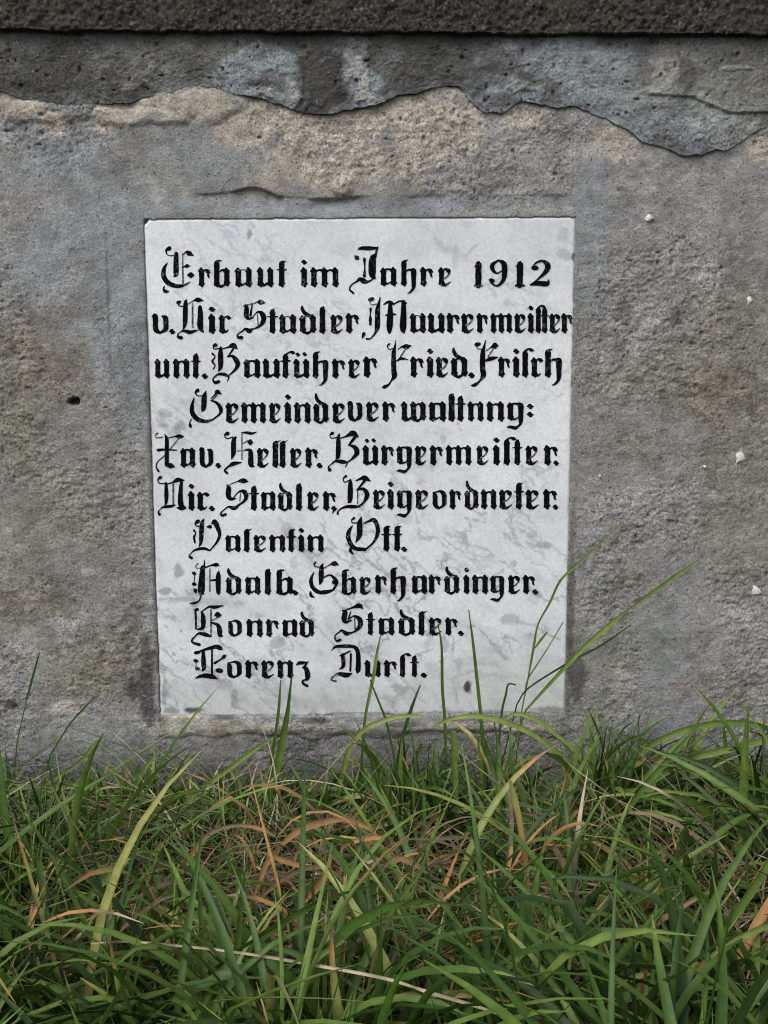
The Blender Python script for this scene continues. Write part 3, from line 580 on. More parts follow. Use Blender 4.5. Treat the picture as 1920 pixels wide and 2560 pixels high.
LINES = [
 ([(1, 383, 255, '^r 425-512,b 540-655,A 705-825,u 875-990,T 1038-1082|i 1210-1250,m 1285-1490'), (2, 350, 235, '^a 265-372,h 412-515,r 550-640,e 680-768')],
  [(1, '195,95,34 172,110,18 178,140,8 210,152,8 255,140,10;248,135,30 246,200,36 245,290,36 228,312,5;180,205,6 155,250,26 152,310,34 190,362,36 260,385,28 320,372,14 355,350,5;298,130,6 298,240,9 300,370,12;300,145,6 325,122,14 345,132,38 380,150,6;290,242,5 312,235,12 332,230,28 355,228,4;330,300,4 360,300,42 388,300,4;158,385,8 150,405,14 165,425,26 188,425,10'),
   (2, '100,98,8 125,87,24 180,88,28 240,86,14;240,80,12 230,115,16 222,150,20;226,130,14 205,165,44 202,270,46 218,300,18;75,140,4 92,155,32 108,168,4;145,165,22 147,200,12 148,235,10 146,285,24;85,332,8 112,308,24 142,322,36 175,325,14 225,295,6;112,314,10 58,345,10 40,380,11 66,408,16'),
   (2, '965,182,10 962,205,40 960,330,40 959,350,44;936,218,8 958,196,16;932,355,12 988,355,12'),
   (2, '1100,175,10 1062,205,28 1064,240,26 1092,266,11 1128,250,8;1100,172,10 1140,195,34 1148,250,38 1138,315,26 1095,356,13 1050,335,11;1048,315,26 1064,320,28'),
   (2, '1262,182,10 1259,205,40 1256,330,40 1255,350,44;1230,218,8 1255,196,16;1226,354,13 1288,354,13'),
   (2, '1345,225,10 1375,190,13 1420,178,17 1455,208,38 1445,250,30 1390,305,13 1345,342,11;1353,228,28 1376,228,30;1335,347,14 1380,338,30 1450,340,32 1464,312,6')]),
 ([(1, 740, 615, 'v 68-188,. 198-235|^i 500-545,c 582-668|^t 968-1012,A 1045-1165,d 1200-1320,l 1350-1390,e 1440-1530'), (2, 685, 565, '&r 18-110|^A 478-580,u 605-715,r 740-830,e 845-930,r 955-1030,m 1055-1195,e 1225-1300,i 1320-1352,s 1375-1405,t 1420-1452,e 1475-1548,r 1560-1635')],
  [(1, '262,512,28 275,505,22;262,512,20 270,535,9 300,540,9;326,488,8 319,520,30 316,640,34 310,690,22 298,722,6;373,520,12 373,700,12;335,525,5 380,497,9 415,490,34 457,497,5;430,545,28 433,600,38 433,700,40 455,738,10;285,730,8 320,730,22 355,738,26 412,722,8;295,725,6 264,750,9 262,775,18 286,780,28'),
   (1, '765,540,6 783,536,24 788,560,34 786,610,36 805,635,22 838,625,12;790,530,10 835,520,12;832,522,9 818,610,20;865,510,4 895,508,38 932,514,4;835,525,6 870,505,11;830,630,6 870,585,13 905,595,32 920,640,38 890,690,20 830,720,8;872,600,7 877,690,9;745,740,8 778,714,18 808,728,36 838,710,8;765,720,7 722,755,11 722,778,18 750,780,28'),
   (2, '185,455,26 205,450,26;183,462,10 195,490,7 242,485,9;258,440,8 248,490,20 240,530,32 238,640,36 225,690,16 190,732,9 162,736,14;190,520,18 188,560,8 188,592,20 188,632,18;285,488,10 320,470,18 345,480,22;330,475,22 330,560,38 325,650,40 324,688,22;298,566,8 330,560,22 372,560,8;350,490,11 400,465,11 440,480,18;426,470,28 425,560,38 422,660,42 428,690,14;142,700,26 130,730,8')]),
 ([(3, 345, 220, 'u 90-190,n 230-345,t 380-420,. 448-486|^a 772-890,u 918-1040,f 1068-1110,U 1155-1265,h 1300-1412,r 1450-1548,e 1578-1660'), (4, 315, 190, '&r 145-240|^r 480-572,i 597-635,e 665-748,d 770-880,. 893-930|^r 1110-1190,i 1212-1250,s 1278-1314,c 1345-1422,h 1440-1555')],
  [(3, '550,100,32 535,105,16 540,130,9 582,125,9;590,120,20 588,170,36 588,260,34 572,302,8;525,165,16 545,190,9 525,225,16 545,255,9 532,285,9;600,130,6 650,115,14 688,103,38 716,130,8;692,120,14 665,160,13 640,190,7;640,190,7 680,185,22 710,220,36 720,250,34 700,290,20 650,335,8;535,350,8 570,325,16 615,325,24 650,345,14 640,378,5;555,335,7 530,360,11 545,388,20 574,380,24'),
   (4, '325,85,14 310,100,9 325,125,7 352,115,7;370,60,5 363,110,16 356,150,30 355,260,34 360,312,36 340,345,13 320,375,13 290,392,24 273,396,6;385,125,6 415,105,14 445,105,36 482,97,4;445,115,9 400,182,9;375,207,8 410,190,20 458,198,6'),
   (4, '948,90,30 966,85,24;945,100,8 960,120,7 988,120,7;1012,60,6 1001,110,18 992,150,32 990,260,36 996,306,36 970,350,13 935,378,24 908,382,6;1015,135,6 1050,110,9 1080,98,42 1102,98,8;1070,115,8 1030,175,8;1005,207,10 1050,190,28 1098,180,8')]),
 ([(3, 690, 555, '^e 635-730,m 755-930,e 970-1052,i 1085-1126,n 1160-1275,d 1308-1412,e 1455-1545'), (4, 630, 510, '&v 30-130,e 165-252,r 280-368,w 415-580,a 612-725,l 748-790,t 815-855,n 890-992,n 1025-1140,g 1172-1280,: 1310-1352')],
  [(3, '412,448,30 395,465,13 410,488,8 452,490,8;476,452,6 463,500,36 458,580,36 443,612,5;385,505,6 370,560,24 372,620,34 410,668,34 470,685,24 520,675,14;515,510,7 545,480,12 565,460,34 594,478,6;565,480,9 518,527,9;515,525,11 560,545,20 590,590,30 580,630,16 520,678,10;365,668,7 352,695,9 356,722,26')]),
 ([(5, 325, 195, '^a 287-388,v 430-530,. 553-588|^e 875-962,L 990-1028,L 1045-1083,e 1130-1212,r 1245-1338,. 1330-1366'), (6, 285, 165, '^U 140-240,r 272-358,g 382-480,e 515-592,r 620-708,m 735-905,e 955-1036,i 1070-1110,s 1145-1185,t 1222-1260,e 1305-1388,r 1435-1532,. 1500-1532')],
  [(5, '105,70,12 88,85,11 95,105,8 142,100,9;160,78,6 175,115,26 175,190,30 175,315,30;185,108,6 235,95,10 270,95,32 302,95,10;270,105,7 195,200,7;108,200,22 150,196,16 252,200,9;165,312,10 205,320,38 237,328,6;160,240,6 105,290,8 95,330,9 112,362,16'),
   (5, '642,72,32 620,85,11 635,110,9 682,100,9;706,98,12 689,130,34 686,220,34 672,268,8;745,66,5 790,66,20 830,72,18 866,60,5;752,75,8 752,270,9;795,140,6 818,140,46 838,142,6;760,150,6 800,125,8;715,207,7 790,200,11;780,195,8 815,205,30 820,250,36 822,310,38 847,326,6;650,328,10 685,305,30 747,294,8;680,300,9 632,340,15 620,360,13 637,375,20'),
   (5, '1447,70,26 1428,85,9 1440,108,8 1490,100,9;1500,73,8 1493,115,30 1490,240,34 1473,272,7;1505,110,7 1550,95,14 1605,70,40 1642,97,14;1620,100,24 1573,162,14;1575,160,9 1620,180,32 1635,220,36 1600,265,16 1560,295,9;1440,306,8 1470,285,16 1525,290,30 1560,296,11 1545,332,5;1455,298,7 1418,325,9 1426,352,28')]),
 ([(5, 655, 530, '^i 345-384,c 415-502,. 503-540|^t 825-868,a 905-1005,d 1035-1135,l 1170-1210,e 1262-1345,r 1380-1476,; 1440-1478'), (6, 600, 480, '^e 215-295,i 315-352,g 384-480,e 517-606,o 635-732,r 760-838,d 868-958,n 985-1085,e 1115-1206,T 1232-1272,e 1305-1396,r 1430-1526,. 1496-1528')],
  [(5, '127,410,26 108,425,11 120,455,9 167,455,9;165,462,9 215,450,12 260,428,30 308,432,9;170,455,20 172,540,30 170,600,22 158,622,5;225,455,13 225,630,13;288,440,20 280,540,32 285,620,38 322,642,8;255,642,10 290,647,30 322,646,6;135,640,8 165,635,20 210,630,20 242,620,6;145,638,7 112,670,9 119,694,22'),
   (5, '640,468,12 650,495,36 648,550,36 670,575,26 708,570,6;715,440,6 765,435,38 800,442,5;650,470,6 715,440,10;680,572,8 730,520,12 770,520,32 785,560,30 760,600,18 690,642,10;741,530,7 736,590,8;610,660,6 650,635,14 690,645,30 732,624,8;635,643,7 592,680,11 600,702,18 628,693,18'),
   (6, '14,372,18 -5,390,9 5,415,8 42,400,8;46,398,12 45,440,32 42,540,32 28,562,7;85,405,8 120,390,18 150,386,36 187,407,8;152,400,18 93,472,11;95,470,9 140,465,22 165,505,32 140,560,16 100,592,9;97,480,7 97,570,7;-28,606,8 20,590,20 70,590,24 112,590,9;-5,595,7 -40,620,9 -46,642,15')]),
 ([(7, 355, 235, '^a 415-532,L 565-608,e 650-752,n 780-902,T 935-980,i 1020-1060,n 1095-1222'), (8, 300, 185, '^T 285-325,T 362-402,. 413-447')],
  [(7, '182,110,34 160,130,14 175,150,10 205,148,9;232,88,7 216,130,32 210,220,36 205,290,24 188,322,5;150,185,18 163,210,9 150,240,18 157,287,14;258,155,12 282,155,32;295,132,8 320,113,38 345,160,36 362,220,26 340,280,18 280,352,10;130,368,8 165,345,18 230,335,24 282,352,14;150,350,7 110,395,11 128,413,26'),
   (8, '72,72,20 55,85,9 60,105,8 92,105,8;124,62,6 112,110,34 110,190,36 83,247,5;60,125,6 32,175,28 35,230,30 75,285,28 150,296,24;140,110,7 180,92,16 215,85,28 238,130,28 240,180,26 210,245,14 150,298,12;48,285,14 46,306,20 64,328,10')]),
 ([(7, 708, 580, '^d 420-540,a 580-696,l 738-785,b 835-966,. 967-1010|^b 1378-1490,e 1530-1618'), (8, 605, 490, '&r 228-308,h 335-440,a 490-590,r 610-695,d 722-822,i 860-892,n 922-1025,g 1052-1140,e 1180-1262,r 1285-1368,. 1350-1384')],
  [(7, '182,460,12 165,480,10 175,500,8 237,490,10;236,435,7 235,482,16;222,490,32 215,580,48 210,690,52 226,708,20;148,540,30 158,545,22;155,550,8 150,620,9;148,630,32 160,632,24;160,680,30 165,702,14;240,495,12 290,475,12 335,470,30 357,476,8;281,500,8 281,690,10;285,600,12 332,595,18;356,522,8 351,560,36 350,640,38 352,702,32;210,720,9 190,770,11 145,788,18 116,789,6'),
   (7, '1157,450,16 1145,470,12 1165,488,9 1212,485,9;1220,458,6 1206,500,36 1203,590,38 1193,632,12;1145,530,6 1120,590,26 1130,650,32 1180,695,32 1250,695,30 1312,675,12;1225,500,7 1275,470,10 1315,460,40 1348,472,6;1225,575,11 1280,555,14 1325,600,32 1330,630,22 1300,682,14;1308,615,32 1327,615,26;1115,695,14 1120,725,26 1147,740,8')]),
 ([(9, 328, 205, '^o 435-545,n 590-716,r 752-856,a 888-1002,d 1030-1142'), (10, 315, 190, '^t 400-440,a 490-612,d 655-786,L 818-865,e 910-1012,r 1045-1142,. 1148-1188')],
  [(9, '177,110,28 165,120,14 160,150,9;160,110,16 165,200,16 165,272,13;215,128,12 225,180,36 222,260,30 173,277,8;205,135,7 270,90,16 320,92,28 392,78,7;290,110,12 290,330,12;320,160,8 345,155,46 377,160,7;300,202,9 370,165,10;290,220,11 340,235,26 360,270,38 365,320,36 390,332,6;155,336,8 190,310,18 250,320,32 292,337,8;168,325,9 135,360,15 140,385,17 194,402,24'),
   (10, '185,118,8 205,135,40 200,190,40 215,215,26 263,200,8;215,115,11 270,95,14 325,80,38 358,107,5;255,130,8 235,190,15;235,195,9 280,165,14 325,190,38 335,235,38 305,280,22 250,312,8;286,180,9 291,280,10;150,308,8 180,285,18 220,310,34 267,300,8;167,290,9 125,330,12 135,372,15 168,363,20')]),
 ([(9, 672, 545, '^o 425-545,r 580-686,e 715-818,n 845-967,z 1000-1110'), (10, 662, 545, '^u 375-500,r 535-642,s 665-706,t 765-806,. 838-882')],
  [(9, '163,470,28 192,465,22;170,470,18 250,440,20 330,420,32 365,430,36 387,442,7;226,450,22 228,540,36 230,600,30 213,622,6;298,440,14 298,650,16;158,535,28 174,538,24;173,600,30 187,602,24;165,545,7 170,600,7;320,555,20 370,525,12 400,500,28 414,488,10;343,615,32 372,618,38;158,681,6 220,660,30 290,665,38 347,686,7'),
   (10, '93,452,4 130,420,20 200,415,28 280,420,28 312,460,34 318,540,36 315,610,40 310,632,20;250,455,11 200,480,16 165,495,11;187,488,28 195,560,32 185,590,22 158,607,6;256,480,16 251,620,16;125,652,10 160,645,28 220,655,40 264,640,9;150,645,9 105,670,12 95,695,13 132,706,13')]),
]
for rows, caps in LINES:
    words = []                                             # (ink, begins with a capital)
    for reg, base, top, spec in rows:
        for chunk in spec.split('|'):
            if chunk[0] == '&': chunk = chunk[1:]; letters(words[-1][0], reg, base, top, chunk); continue
            big = chunk[0] == '^'; words.append((Ink(), big)); letters(words[-1][0], reg, base, top, chunk.lstrip('^'))
    digits = [c for c in caps if c[0] == 2 and c[1][:3] in ('965', '110', '126', '134')]
    caps = [c for c in caps if c not in digits]
    for ink, big in words:
        wd = ink.make('inscription_word', plaque)
        if big:
            reg, txt = caps.pop(0); c = cap(reg, txt).make('capital_letter', plaque); c.parent = wd; c.location = (0, 0, 0)
    if digits:
        ink = Ink()
        for reg, txt in digits:
            for st in txt.split(';'): ink.stroke([tuple(map(float, p.split(','))) for p in st.split()], reg)
        ink.make('year_number', plaque)

# ------------------------------------------------------------------ grass
def blade_strip(P, Wd, side, fold=0.25):
    """P (n,3) centre line, Wd (n,) widths, side (n,3) unit across-vectors -> verts (3n,3)"""
    d = np.gradient(P, axis=0); nrm = np.cross(d, side); nrm /= np.maximum(np.linalg.norm(nrm, axis=1)[:, None], 1e-9)
    L = P - side * Wd[:, None] / 2; Rr = P + side * Wd[:, None] / 2; C = P - nrm * (Wd * fold)[:, None]
    return np.stack([L, C, Rr], 1).reshape(-1, 3)
def strip_faces(n, b=0):
    f = []
    for i in range(n - 1):
        a = b + 3 * i; f += [(a, a + 1, a + 4, a + 3), (a + 1, a + 2, a + 5, a + 4)]
    return f

def dead_zone(x, y):
    """0..1, where the turf is thin and dry"""
    out = np.zeros_like(x)
    for px, py, rx, ry, st in ((800, 2190, .12, .07, .9), (760, 2330, .16, .05, .6), (1620, 2190, .075, .06, 1.0), (1700, 2350, .09, .05, .8), (980, 2420, .07, .05, .7), (1560, 2420, .1, .05, .6), (300, 2330, .06, .03, .5), (720, 2140, .13, .05, .85), (820, 2230, .10, .04, .7), (1300, 2140, .03, .04, .6), (1600, 2130, .07, .05, 1.0), (1640, 2200, .08, .05, 1.0)):
        gy_ = depth_for(px, py, 0.08 if ry in (.05, .04) and py < 2300 and px != 1700 else 0.02); gx_ = at(px, py, gy_)[0]
        out = np.maximum(out, st * np.exp(-((x - gx_) / rx) ** 2 - ((y - gy_) / ry) ** 2))
    return out

def make_blades(N, kind, xr, yr, seed):
    r = np.random.default_rng(seed)
    # tufts
    nt_ = max(N // {'dry': 12, 'tangle': 4}.get(kind, 24), 1)
    tx = r.uniform(*xr, nt_); ty = r.uniform(*yr, nt_); dz = dead_zone(tx, ty)
    keep = r.random(nt_) < (1 - 0.93 * dz if kind in ('fine', 'long') else 0.35 + 0.65 * dz if kind == 'dry' else 2.0); tx, ty = tx[keep], ty[keep]; nt_ = len(tx)
    dirt = r.uniform(0, 2 * np.pi, nt_); tintt = r.normal(0, .06, nt_)
    t = r.integers(0, nt_, N); n = 8
    sp = {'dry': 0.03, 'tangle': 0.014}.get(kind, 0.010)
    bx = tx[t] + r.normal(0, sp, N); by = np.minimum(ty[t] + r.normal(0, sp, N), -0.012); by = np.minimum(by, np.where(bx < -.02, -0.012 - 0.045 * sstep(-.02, -.16, bx), -.012))
    az = dirt[t] + r.normal(0, 1.1, N)
    if kind == 'fine':
        L = r.uniform(.045, .12, N) ; lean = np.abs(r.normal(0.42, .32, N)); curl = r.uniform(0, 1.0, N); w = r.uniform(.0017, .0046, N)
        tint = np.clip(r.normal(.22, .17, N) + tintt[t], 0, .58)
        odd = r.random(N) < .05; tint[odd] = r.uniform(.56, .92, odd.sum())
    elif kind == 'long':
        L = r.uniform(.09, .21, N); lean = np.abs(r.normal(.6, .35, N)); curl = r.uniform(.35, 1.8, N); w = r.uniform(.0034, .0074, N)
        tint = np.clip(r.normal(.26, .15, N) + tintt[t], 0.0, .60)
        odd = r.random(N) < .04; tint[odd] = r.uniform(.6, .68, odd.sum())
    elif kind == 'tangle':       # curled withered leaves caught in the turf
        L = r.uniform(.04, .13, N); lean = r.uniform(.2, 1.3, N); curl = r.uniform(.6, 2.6, N); w = r.uniform(.0010, .0042, N)
        tint = np.where(r.random(N) < .4, r.uniform(.73, .82, N), r.uniform(.84, .96, N))
    else:
        L = r.uniform(.04, .16, N); lean = r.uniform(.9, 1.55, N); curl = r.uniform(-.2, .9, N); w = r.uniform(.0007, .0021, N)
        tint = r.uniform(.86, 1.0, N); g_ = r.random(N) < .42; tint[g_] = r.uniform(.35, .6, g_.sum()); 
    dzb = dead_zone(bx, by)
    if kind in ('fine', 'long'):
        L *= 1 - .5 * dzb; tint = np.where(r.random(N) < dzb * .35, np.where(r.random(N) < .35, r.uniform(.74, .8, N), r.uniform(.84, .98, N)), tint)
        # shorter right at the wall foot on the left and in the middle, where the mower edge is
        hw = 0.50 + 0.35 * sstep(-.12, .06, bx) + .12 * sstep(.1, .2, bx); L *= hw + (1 - hw) * sstep(.03, .2, -by); L = np.where(-by < .11, np.minimum(L, np.where(bx < .0, .07, .125)), L); L = np.where((-by < .2) & (bx < -.04), np.minimum(L, .10), L)
    s = np.linspace(0, 1, n)[None, :]
    ang = lean[:, None] + curl[:, None] * s ** 1.4                   # angle from vertical
    ang = np.minimum(ang, 2.5)
    kink = r.random(N) < .12; kp = r.uniform(.35, .7, N)
    ang = ang + np.where(kink[:, None] & (s > kp[:, None]), r.uniform(.4, 1.1, N)[:, None], 0)
    wob = az[:, None] + (r.normal(0, .35, N)[:, None]) * s
    ds = (L / (n - 1))[:, None]
    dx = np.sin(ang) * np.cos(wob) * ds; dy = np.sin(ang) * np.sin(wob) * ds; dzz = np.cos(ang) * ds
    z0 = ground_h(bx, by) - .006 + (r.uniform(0.0, .030, N) if kind == 'dry' else r.uniform(.015, .06, N) if kind == 'tangle' else 0)
    P = np.stack([bx[:, None] + np.cumsum(dx, 1), by[:, None] + np.cumsum(dy, 1), z0[:, None] + np.cumsum(dzz, 1)], -1)
    # stay in front of the wall and above the soil
    lim = -0.014
    P[..., 1] = np.where(P[..., 1] > lim, lim - 0.25 * np.minimum(P[..., 1] - lim, .04) * r.random(N)[:, None], P[..., 1])
    gz = ground_h(P[..., 0], P[..., 1]) + .002
    P[..., 2] = np.where((P[..., 2] < gz) & (s > .15), gz + .012 * r.random(N)[:, None], P[..., 2])
    prof = np.interp(s[0], [0, .12, .45, .8, 1], [.55, .85, 1, .6, .06])
    Wd = w[:, None] * prof[None, :]
    tw = r.normal(0, .5, N)[:, None] + r.normal(0, .9, N)[:, None] * s
    hor = np.stack([-np.sin(wob), np.cos(wob), np.zeros_like(wob)], -1)
    tang = np.stack([dx, dy, dzz], -1); tang /= np.linalg.norm(tang, axis=-1, keepdims=True)
    nor = np.cross(tang, hor)
    side = hor * np.cos(tw)[..., None] + nor * np.sin(tw)[..., None]; nor2 = np.cross(side, tang)
    fold = (w * .22)[:, None, None] * prof[None, :, None]
    V = np.stack([P - side * Wd[..., None] / 2, P + nor2 * fold, P + side * Wd[..., None] / 2], 2)      # N,n,3,3
    # tips of some blades yellowed
    tipd = (r.random(N) < .16)[:, None] * sstep(.6, 1.0, s) * .35
    tb = np.clip(tint[:, None] + tipd + 0.10 * (1 - sstep(0, .25, s)), 0, 1)
    tt = np.repeat(tb[:, :, None], 3, 2); rib = np.tile(np.array([0., 1., 0.]), (N, n, 1))
    base = (np.arange(N) * n * 3)[:, None]; f = np.array(strip_faces(n))
    Q = (base[:, None, :] + f[None]).reshape(-1, 4)
    return V.reshape(-1, 3), Q, tt.ravel(), rib.ravel()

def grass_obj(name, sets, mat, label, cat):
    Vs, Qs, Ts, Rs = [], [], [], []; off = 0
    for a in sets:
        V, Q, t, rb = make_blades(*a); Vs.append(V); Qs.append(Q + off); Ts.append(t); Rs.append(rb); off += len(V)
    o = mesh_np(name, np.concatenate(Vs), np.concatenate(Qs), mat, None, True, {'tint': np.concatenate(Ts), 'rib': np.concatenate(Rs)})
    tag(o, label, cat, kind='stuff'); return o
grass_obj('grass', [(6300, 'fine', (-.62, .62), (-.60, -.012), 1), (3000, 'long', (-.6, .6), (-.58, -.012), 2), (2500, 'fine', (-1.1, 1.1), (-1.0, -.012), 3)], MAT_GRASS,
          'tangled green grass growing along the foot of the wall', 'grass')
grass_obj('dead_grass', [(5200, 'dry', (-.62, .62), (-.60, -.015), 5), (1500, 'dry', (-1.1, 1.1), (-1.0, -.015), 6),
          *[(n_, 'tangle', (xa, xb), (depth_for(800, py, .05) - .03, depth_for(800, py, .05) + .03), sd) for n_, xa, xb, py, sd in
            ((95, -.19, .02, 2170, 21), (60, -.05, .05, 2400, 22), (36, -.27, -.21, 2440, 23), (40, .20, .32, 2250, 24), (14, .09, .13, 2190, 25))]], MAT_DRY,
          'brown dead grass lying matted between the green blades', 'dead grass')

# single blades and stalks that stand out
def zl(p): return [(.5787 * u, 1860 + .5785 * v, w * .66) for u, v, w in p]
def zr(p): return [(960 + .5787 * u, 1860 + .5785 * v, w * .5787) for u, v, w in p]
def z7(p): return [(1300 + .3737 * u, 1200 + .3737 * v, w * .3737) for u, v, w in p]
def z6(p): return [(350 + .663 * u, 1600 + .663 * v, w * .663) for u, v, w in p]
def z5(p): return [(.3618 * u, 1200 + .3618 * v, w * .3618) for u, v, w in p]
def single(name, label, cat, pts, Y, tint, dY=0.0, parts=(), root=True, group=None, zc=None, lie=False):
    if zc is not None:      # grows so that its middle rides at height zc over the soil
        mid = pts[len(pts) // 2]; Y = depth_for(mid[0], mid[1], zc)
    """pts tip..base as (px, py, width px); Y depth of the plane it grows in, dY drift of the tip towards the camera"""
    def build(pts, Ytip, Ybase, tn, root):
        p = smooth_path([(a, b, max(c, 1.5)) for a, b, c in pts], 5)
        n = len(p); Ys = np.linspace(Ytip, Ybase, n)
        if lie: Ys = np.array([depth_for(q[0], q[1], zc + .004 * math.sin(k * .9)) for k, q in enumerate(p)])
        P = np.array([at(q[0], q[1], y) for q, y in zip(p, Ys)])
        Wm = np.array([max(q[2], 1.2) * MPX * (D + y) / D for q, y in zip(p, Ys)])
        if len(pts) and root:
            d = P[-1] - P[-3]; d = d / max(np.linalg.norm(d), 1e-6); e = P[-1].copy(); ext = []
            for k in range(4):
                if e[2] < -0.004: break
                e = e + np.array((d[0] * .5, -.002, -1)) * max(e[2] + .008, .004) / (4 - k); ext.append(e.copy())
            if ext: P = np.vstack([P, ext]); Wm = np.concatenate([Wm, np.linspace(Wm[-1], Wm[-1] * .7, len(ext))])
        n = len(P); d = np.gradient(P, axis=0); d /= np.maximum(np.linalg.norm(d, axis=1)[:, None], 1e-9)
        view = np.array((0.15, -1, .25)); side = np.cross(d, view); side /= np.maximum(np.linalg.norm(side, axis=1)[:, None], 1e-9)
        V = blade_strip(P, Wm, side, -.28); tt = np.interp(np.linspace(0, 1, n), np.linspace(0, 1, len(tn)), tn)
        return V, np.array(strip_faces(n)), np.repeat(tt, 3), np.tile([0., 1., 0.], n)
    tn = tint if isinstance(tint, (list, tuple)) else [tint, tint]
    mat = MAT_DRY if max(tn) > .66 else MAT_GRASS
    V, Q, t, rb = build(pts, Y + dY, Y, tn, root)
    o = mesh_np(name, V, Q, mat, None, True, {'tint': t, 'rib': rb})
    for pn, pp in parts:
        V, Q, t, rb = build(pp, Y + dY, Y, tn, False)
        mesh_np(pn, V, Q, mat, o, True, {'tint': t, 'rib': rb})
    tag(o, label, cat, group); return o

GB = 'grass blades rising in front of the plaque'
near = -.035
single('grass_plant', 'tall thin green stalk bending right at the plaque lower right corner', 'grass stalk', z7([(690, 280, 6), (480, 480, 13), (330, 610, 16), (260, 690, 18), (200, 820, 16), (120, 970, 12), (90, 1130, 18), (50, 1350, 11), (10, 1550, 10)]), near, [.45, .4, .3, .35, .3],
       parts=[('side_leaf', z7([(182, 1018, 14), (140, 1070, 18), (100, 1125, 10)])), ('side_shoot', z7([(290, 950, 5), (170, 1150, 9), (60, 1320, 10), (35, 1400, 9)]))])
single('grass_plant', 'long broad blade crossing the plaque edge and slanting up right over bare wall', 'grass blade', z7([(1200, 535, 4), (1160, 560, 14), (960, 700, 26), (720, 870, 12), (600, 970, 32), (430, 1120, 34), (230, 1330, 26), (40, 1540, 16)]), near - .01, [.7, .42, .3, .52, .5, .38, .3], dY=-.02)
single('grass_plant', 'dark thin blade lying just below the long broad slanting blade', 'grass blade', z7([(740, 970, 4), (540, 1110, 14), (330, 1220, 16), (60, 1390, 12), (-20, 1500, 10)]), near - .002, .02)
single('grass_plant', 'upright bright blade with dark tip below the word Lorenz', 'grass blade', [(729, 1692, 4), (720, 1772, 10), (711, 1825, 16), (690, 1930, 20), (654, 2050, 20)], near - .02, [.12, .2, .35, .42, .4])
single('grass_plant', 'short dark upright blade just left of the bright one below Lorenz', 'grass blade', [(702, 1700, 3), (698, 1760, 7), (694, 1800, 8), (680, 1900, 10)], near, [.3, .25, .3])
single('grass_plant', 'slender blade crossing the word Durst', 'grass blade', [(952, 1588, 3), (942, 1635, 7), (934, 1690, 9), (913, 1795, 7), (905, 1900, 8)], near, [.4, .5, .3, .25])
single('grass_plant', 'slim upright blade whose tip reaches the end of the word Stadler', 'grass blade', [(1095, 1560, 2), (1104, 1617, 6), (1106, 1720, 8), (1112, 1800, 8), (1116, 1920, 8)], near, [.15, .25, .3])
single('grass_plant', 'tall upright blade standing alone right of the last period of Stadler', 'grass blade', [(1172, 1525, 2), (1183, 1610, 7), (1195, 1720, 9), (1202, 1790, 9), (1212, 1920, 9)], near, [.2, .28, .3])
single('grass_plant', 'short dark blade leaning right beneath the period after Durst', 'grass blade', [(1051, 1712, 3), (1026, 1779, 9), (1003, 1858, 9), (990, 1930, 9)], near, [.1, .15])
single('grass_plant', 'short dark blade leaning left beneath the crossing at Durst', 'grass blade', [(925, 1700, 3), (945, 1750, 5), (966, 1805, 6), (985, 1890, 6)], near - .006, [.12, .2])
single('grass_plant', 'short hooked dark stem at the plaque lower right', 'grass blade', [(1290, 1712, 4), (1271, 1711, 5), (1264, 1740, 6), (1255, 1779, 6), (1245, 1880, 6)], near, [.1, .15])
single('grass_plant', 'pale arching blade along the plaque bottom edge at centre', 'grass blade', [(1060, 1790, 5), (1010, 1790, 10), (967, 1799, 11), (913, 1822, 13), (874, 1872, 14), (850, 1960, 12)], near - .02, [.56, .58, .5, .45])
single('grass_plant', 'pale arching blade bending over right below the plaque corner', 'grass blade', [(1079, 1819, 5), (1132, 1796, 10), (1198, 1791, 13), (1278, 1810, 15), (1351, 1849, 13), (1430, 1915, 10), (1470, 1985, 8)], near - .03, [.5, .58, .55, .45, .35])
single('grass_plant', 'second pale arching blade curving right beside the plaque corner', 'grass blade', z6([(1370, 300, 6), (1420, 278, 14), (1500, 305, 18), (1580, 365, 16), (1650, 430, 12), (1690, 520, 8)]), near - .035, [.5, .55, .5, .4])
single('grass_plant', 'stout upright blade with cut top below the plaque', 'grass blade', [(1134, 1828, 14), (1135, 1850, 16), (1137, 1930, 17), (1141, 2020, 12), (1146, 2150, 6)], near - .06, [.5, .4, .35, .2])
single('grass_plant', 'broad arched blade against the wall at far left', 'grass blade', zl([(150, 250, 6), (200, 210, 16), (270, 185, 24), (340, 182, 28), (430, 205, 32), (520, 260, 28), (590, 340, 18), (612, 430, 10)]), -.07, [.35, .4, .48, .45, .3, .2], zc=.045)
single('grass_plant', 'long bright blade arching up from the lower left grass', 'grass blade', zl([(700, 470, 4), (610, 462, 16), (540, 500, 26), (450, 590, 32), (370, 680, 30), (290, 800, 26), (180, 1010, 16)]), -.22, [.3, .35, .45, .48, .4, .4, .35], dY=.04, zc=.082)
single('grass_plant', 'yellow green blade rising right from the tuft left of the bright blade', 'grass blade', zl([(1180, -30, 6), (1080, 40, 16), (880, 190, 20), (790, 265, 18), (660, 430, 14)]), -.09, [.4, .5, .45, .35], zc=.05)
single('withered_plant', 'orange tan dead blade arched over the turf at centre', 'dead grass', zl([(1640, 400, 8), (1580, 360, 16), (1490, 328, 20), (1400, 336, 28), (1290, 375, 30), (1205, 445, 16)]), -.17, [.9, .8, .82, .84, .82, .9], zc=.088)
single('withered_plant', 'orange dead blade hanging down beneath the arched orange one', 'dead grass', zl([(1185, 465, 14), (1150, 520, 22), (1122, 590, 20), (1092, 672, 10)]), -.19, [.86, .8, .84], root=False, zc=.088)
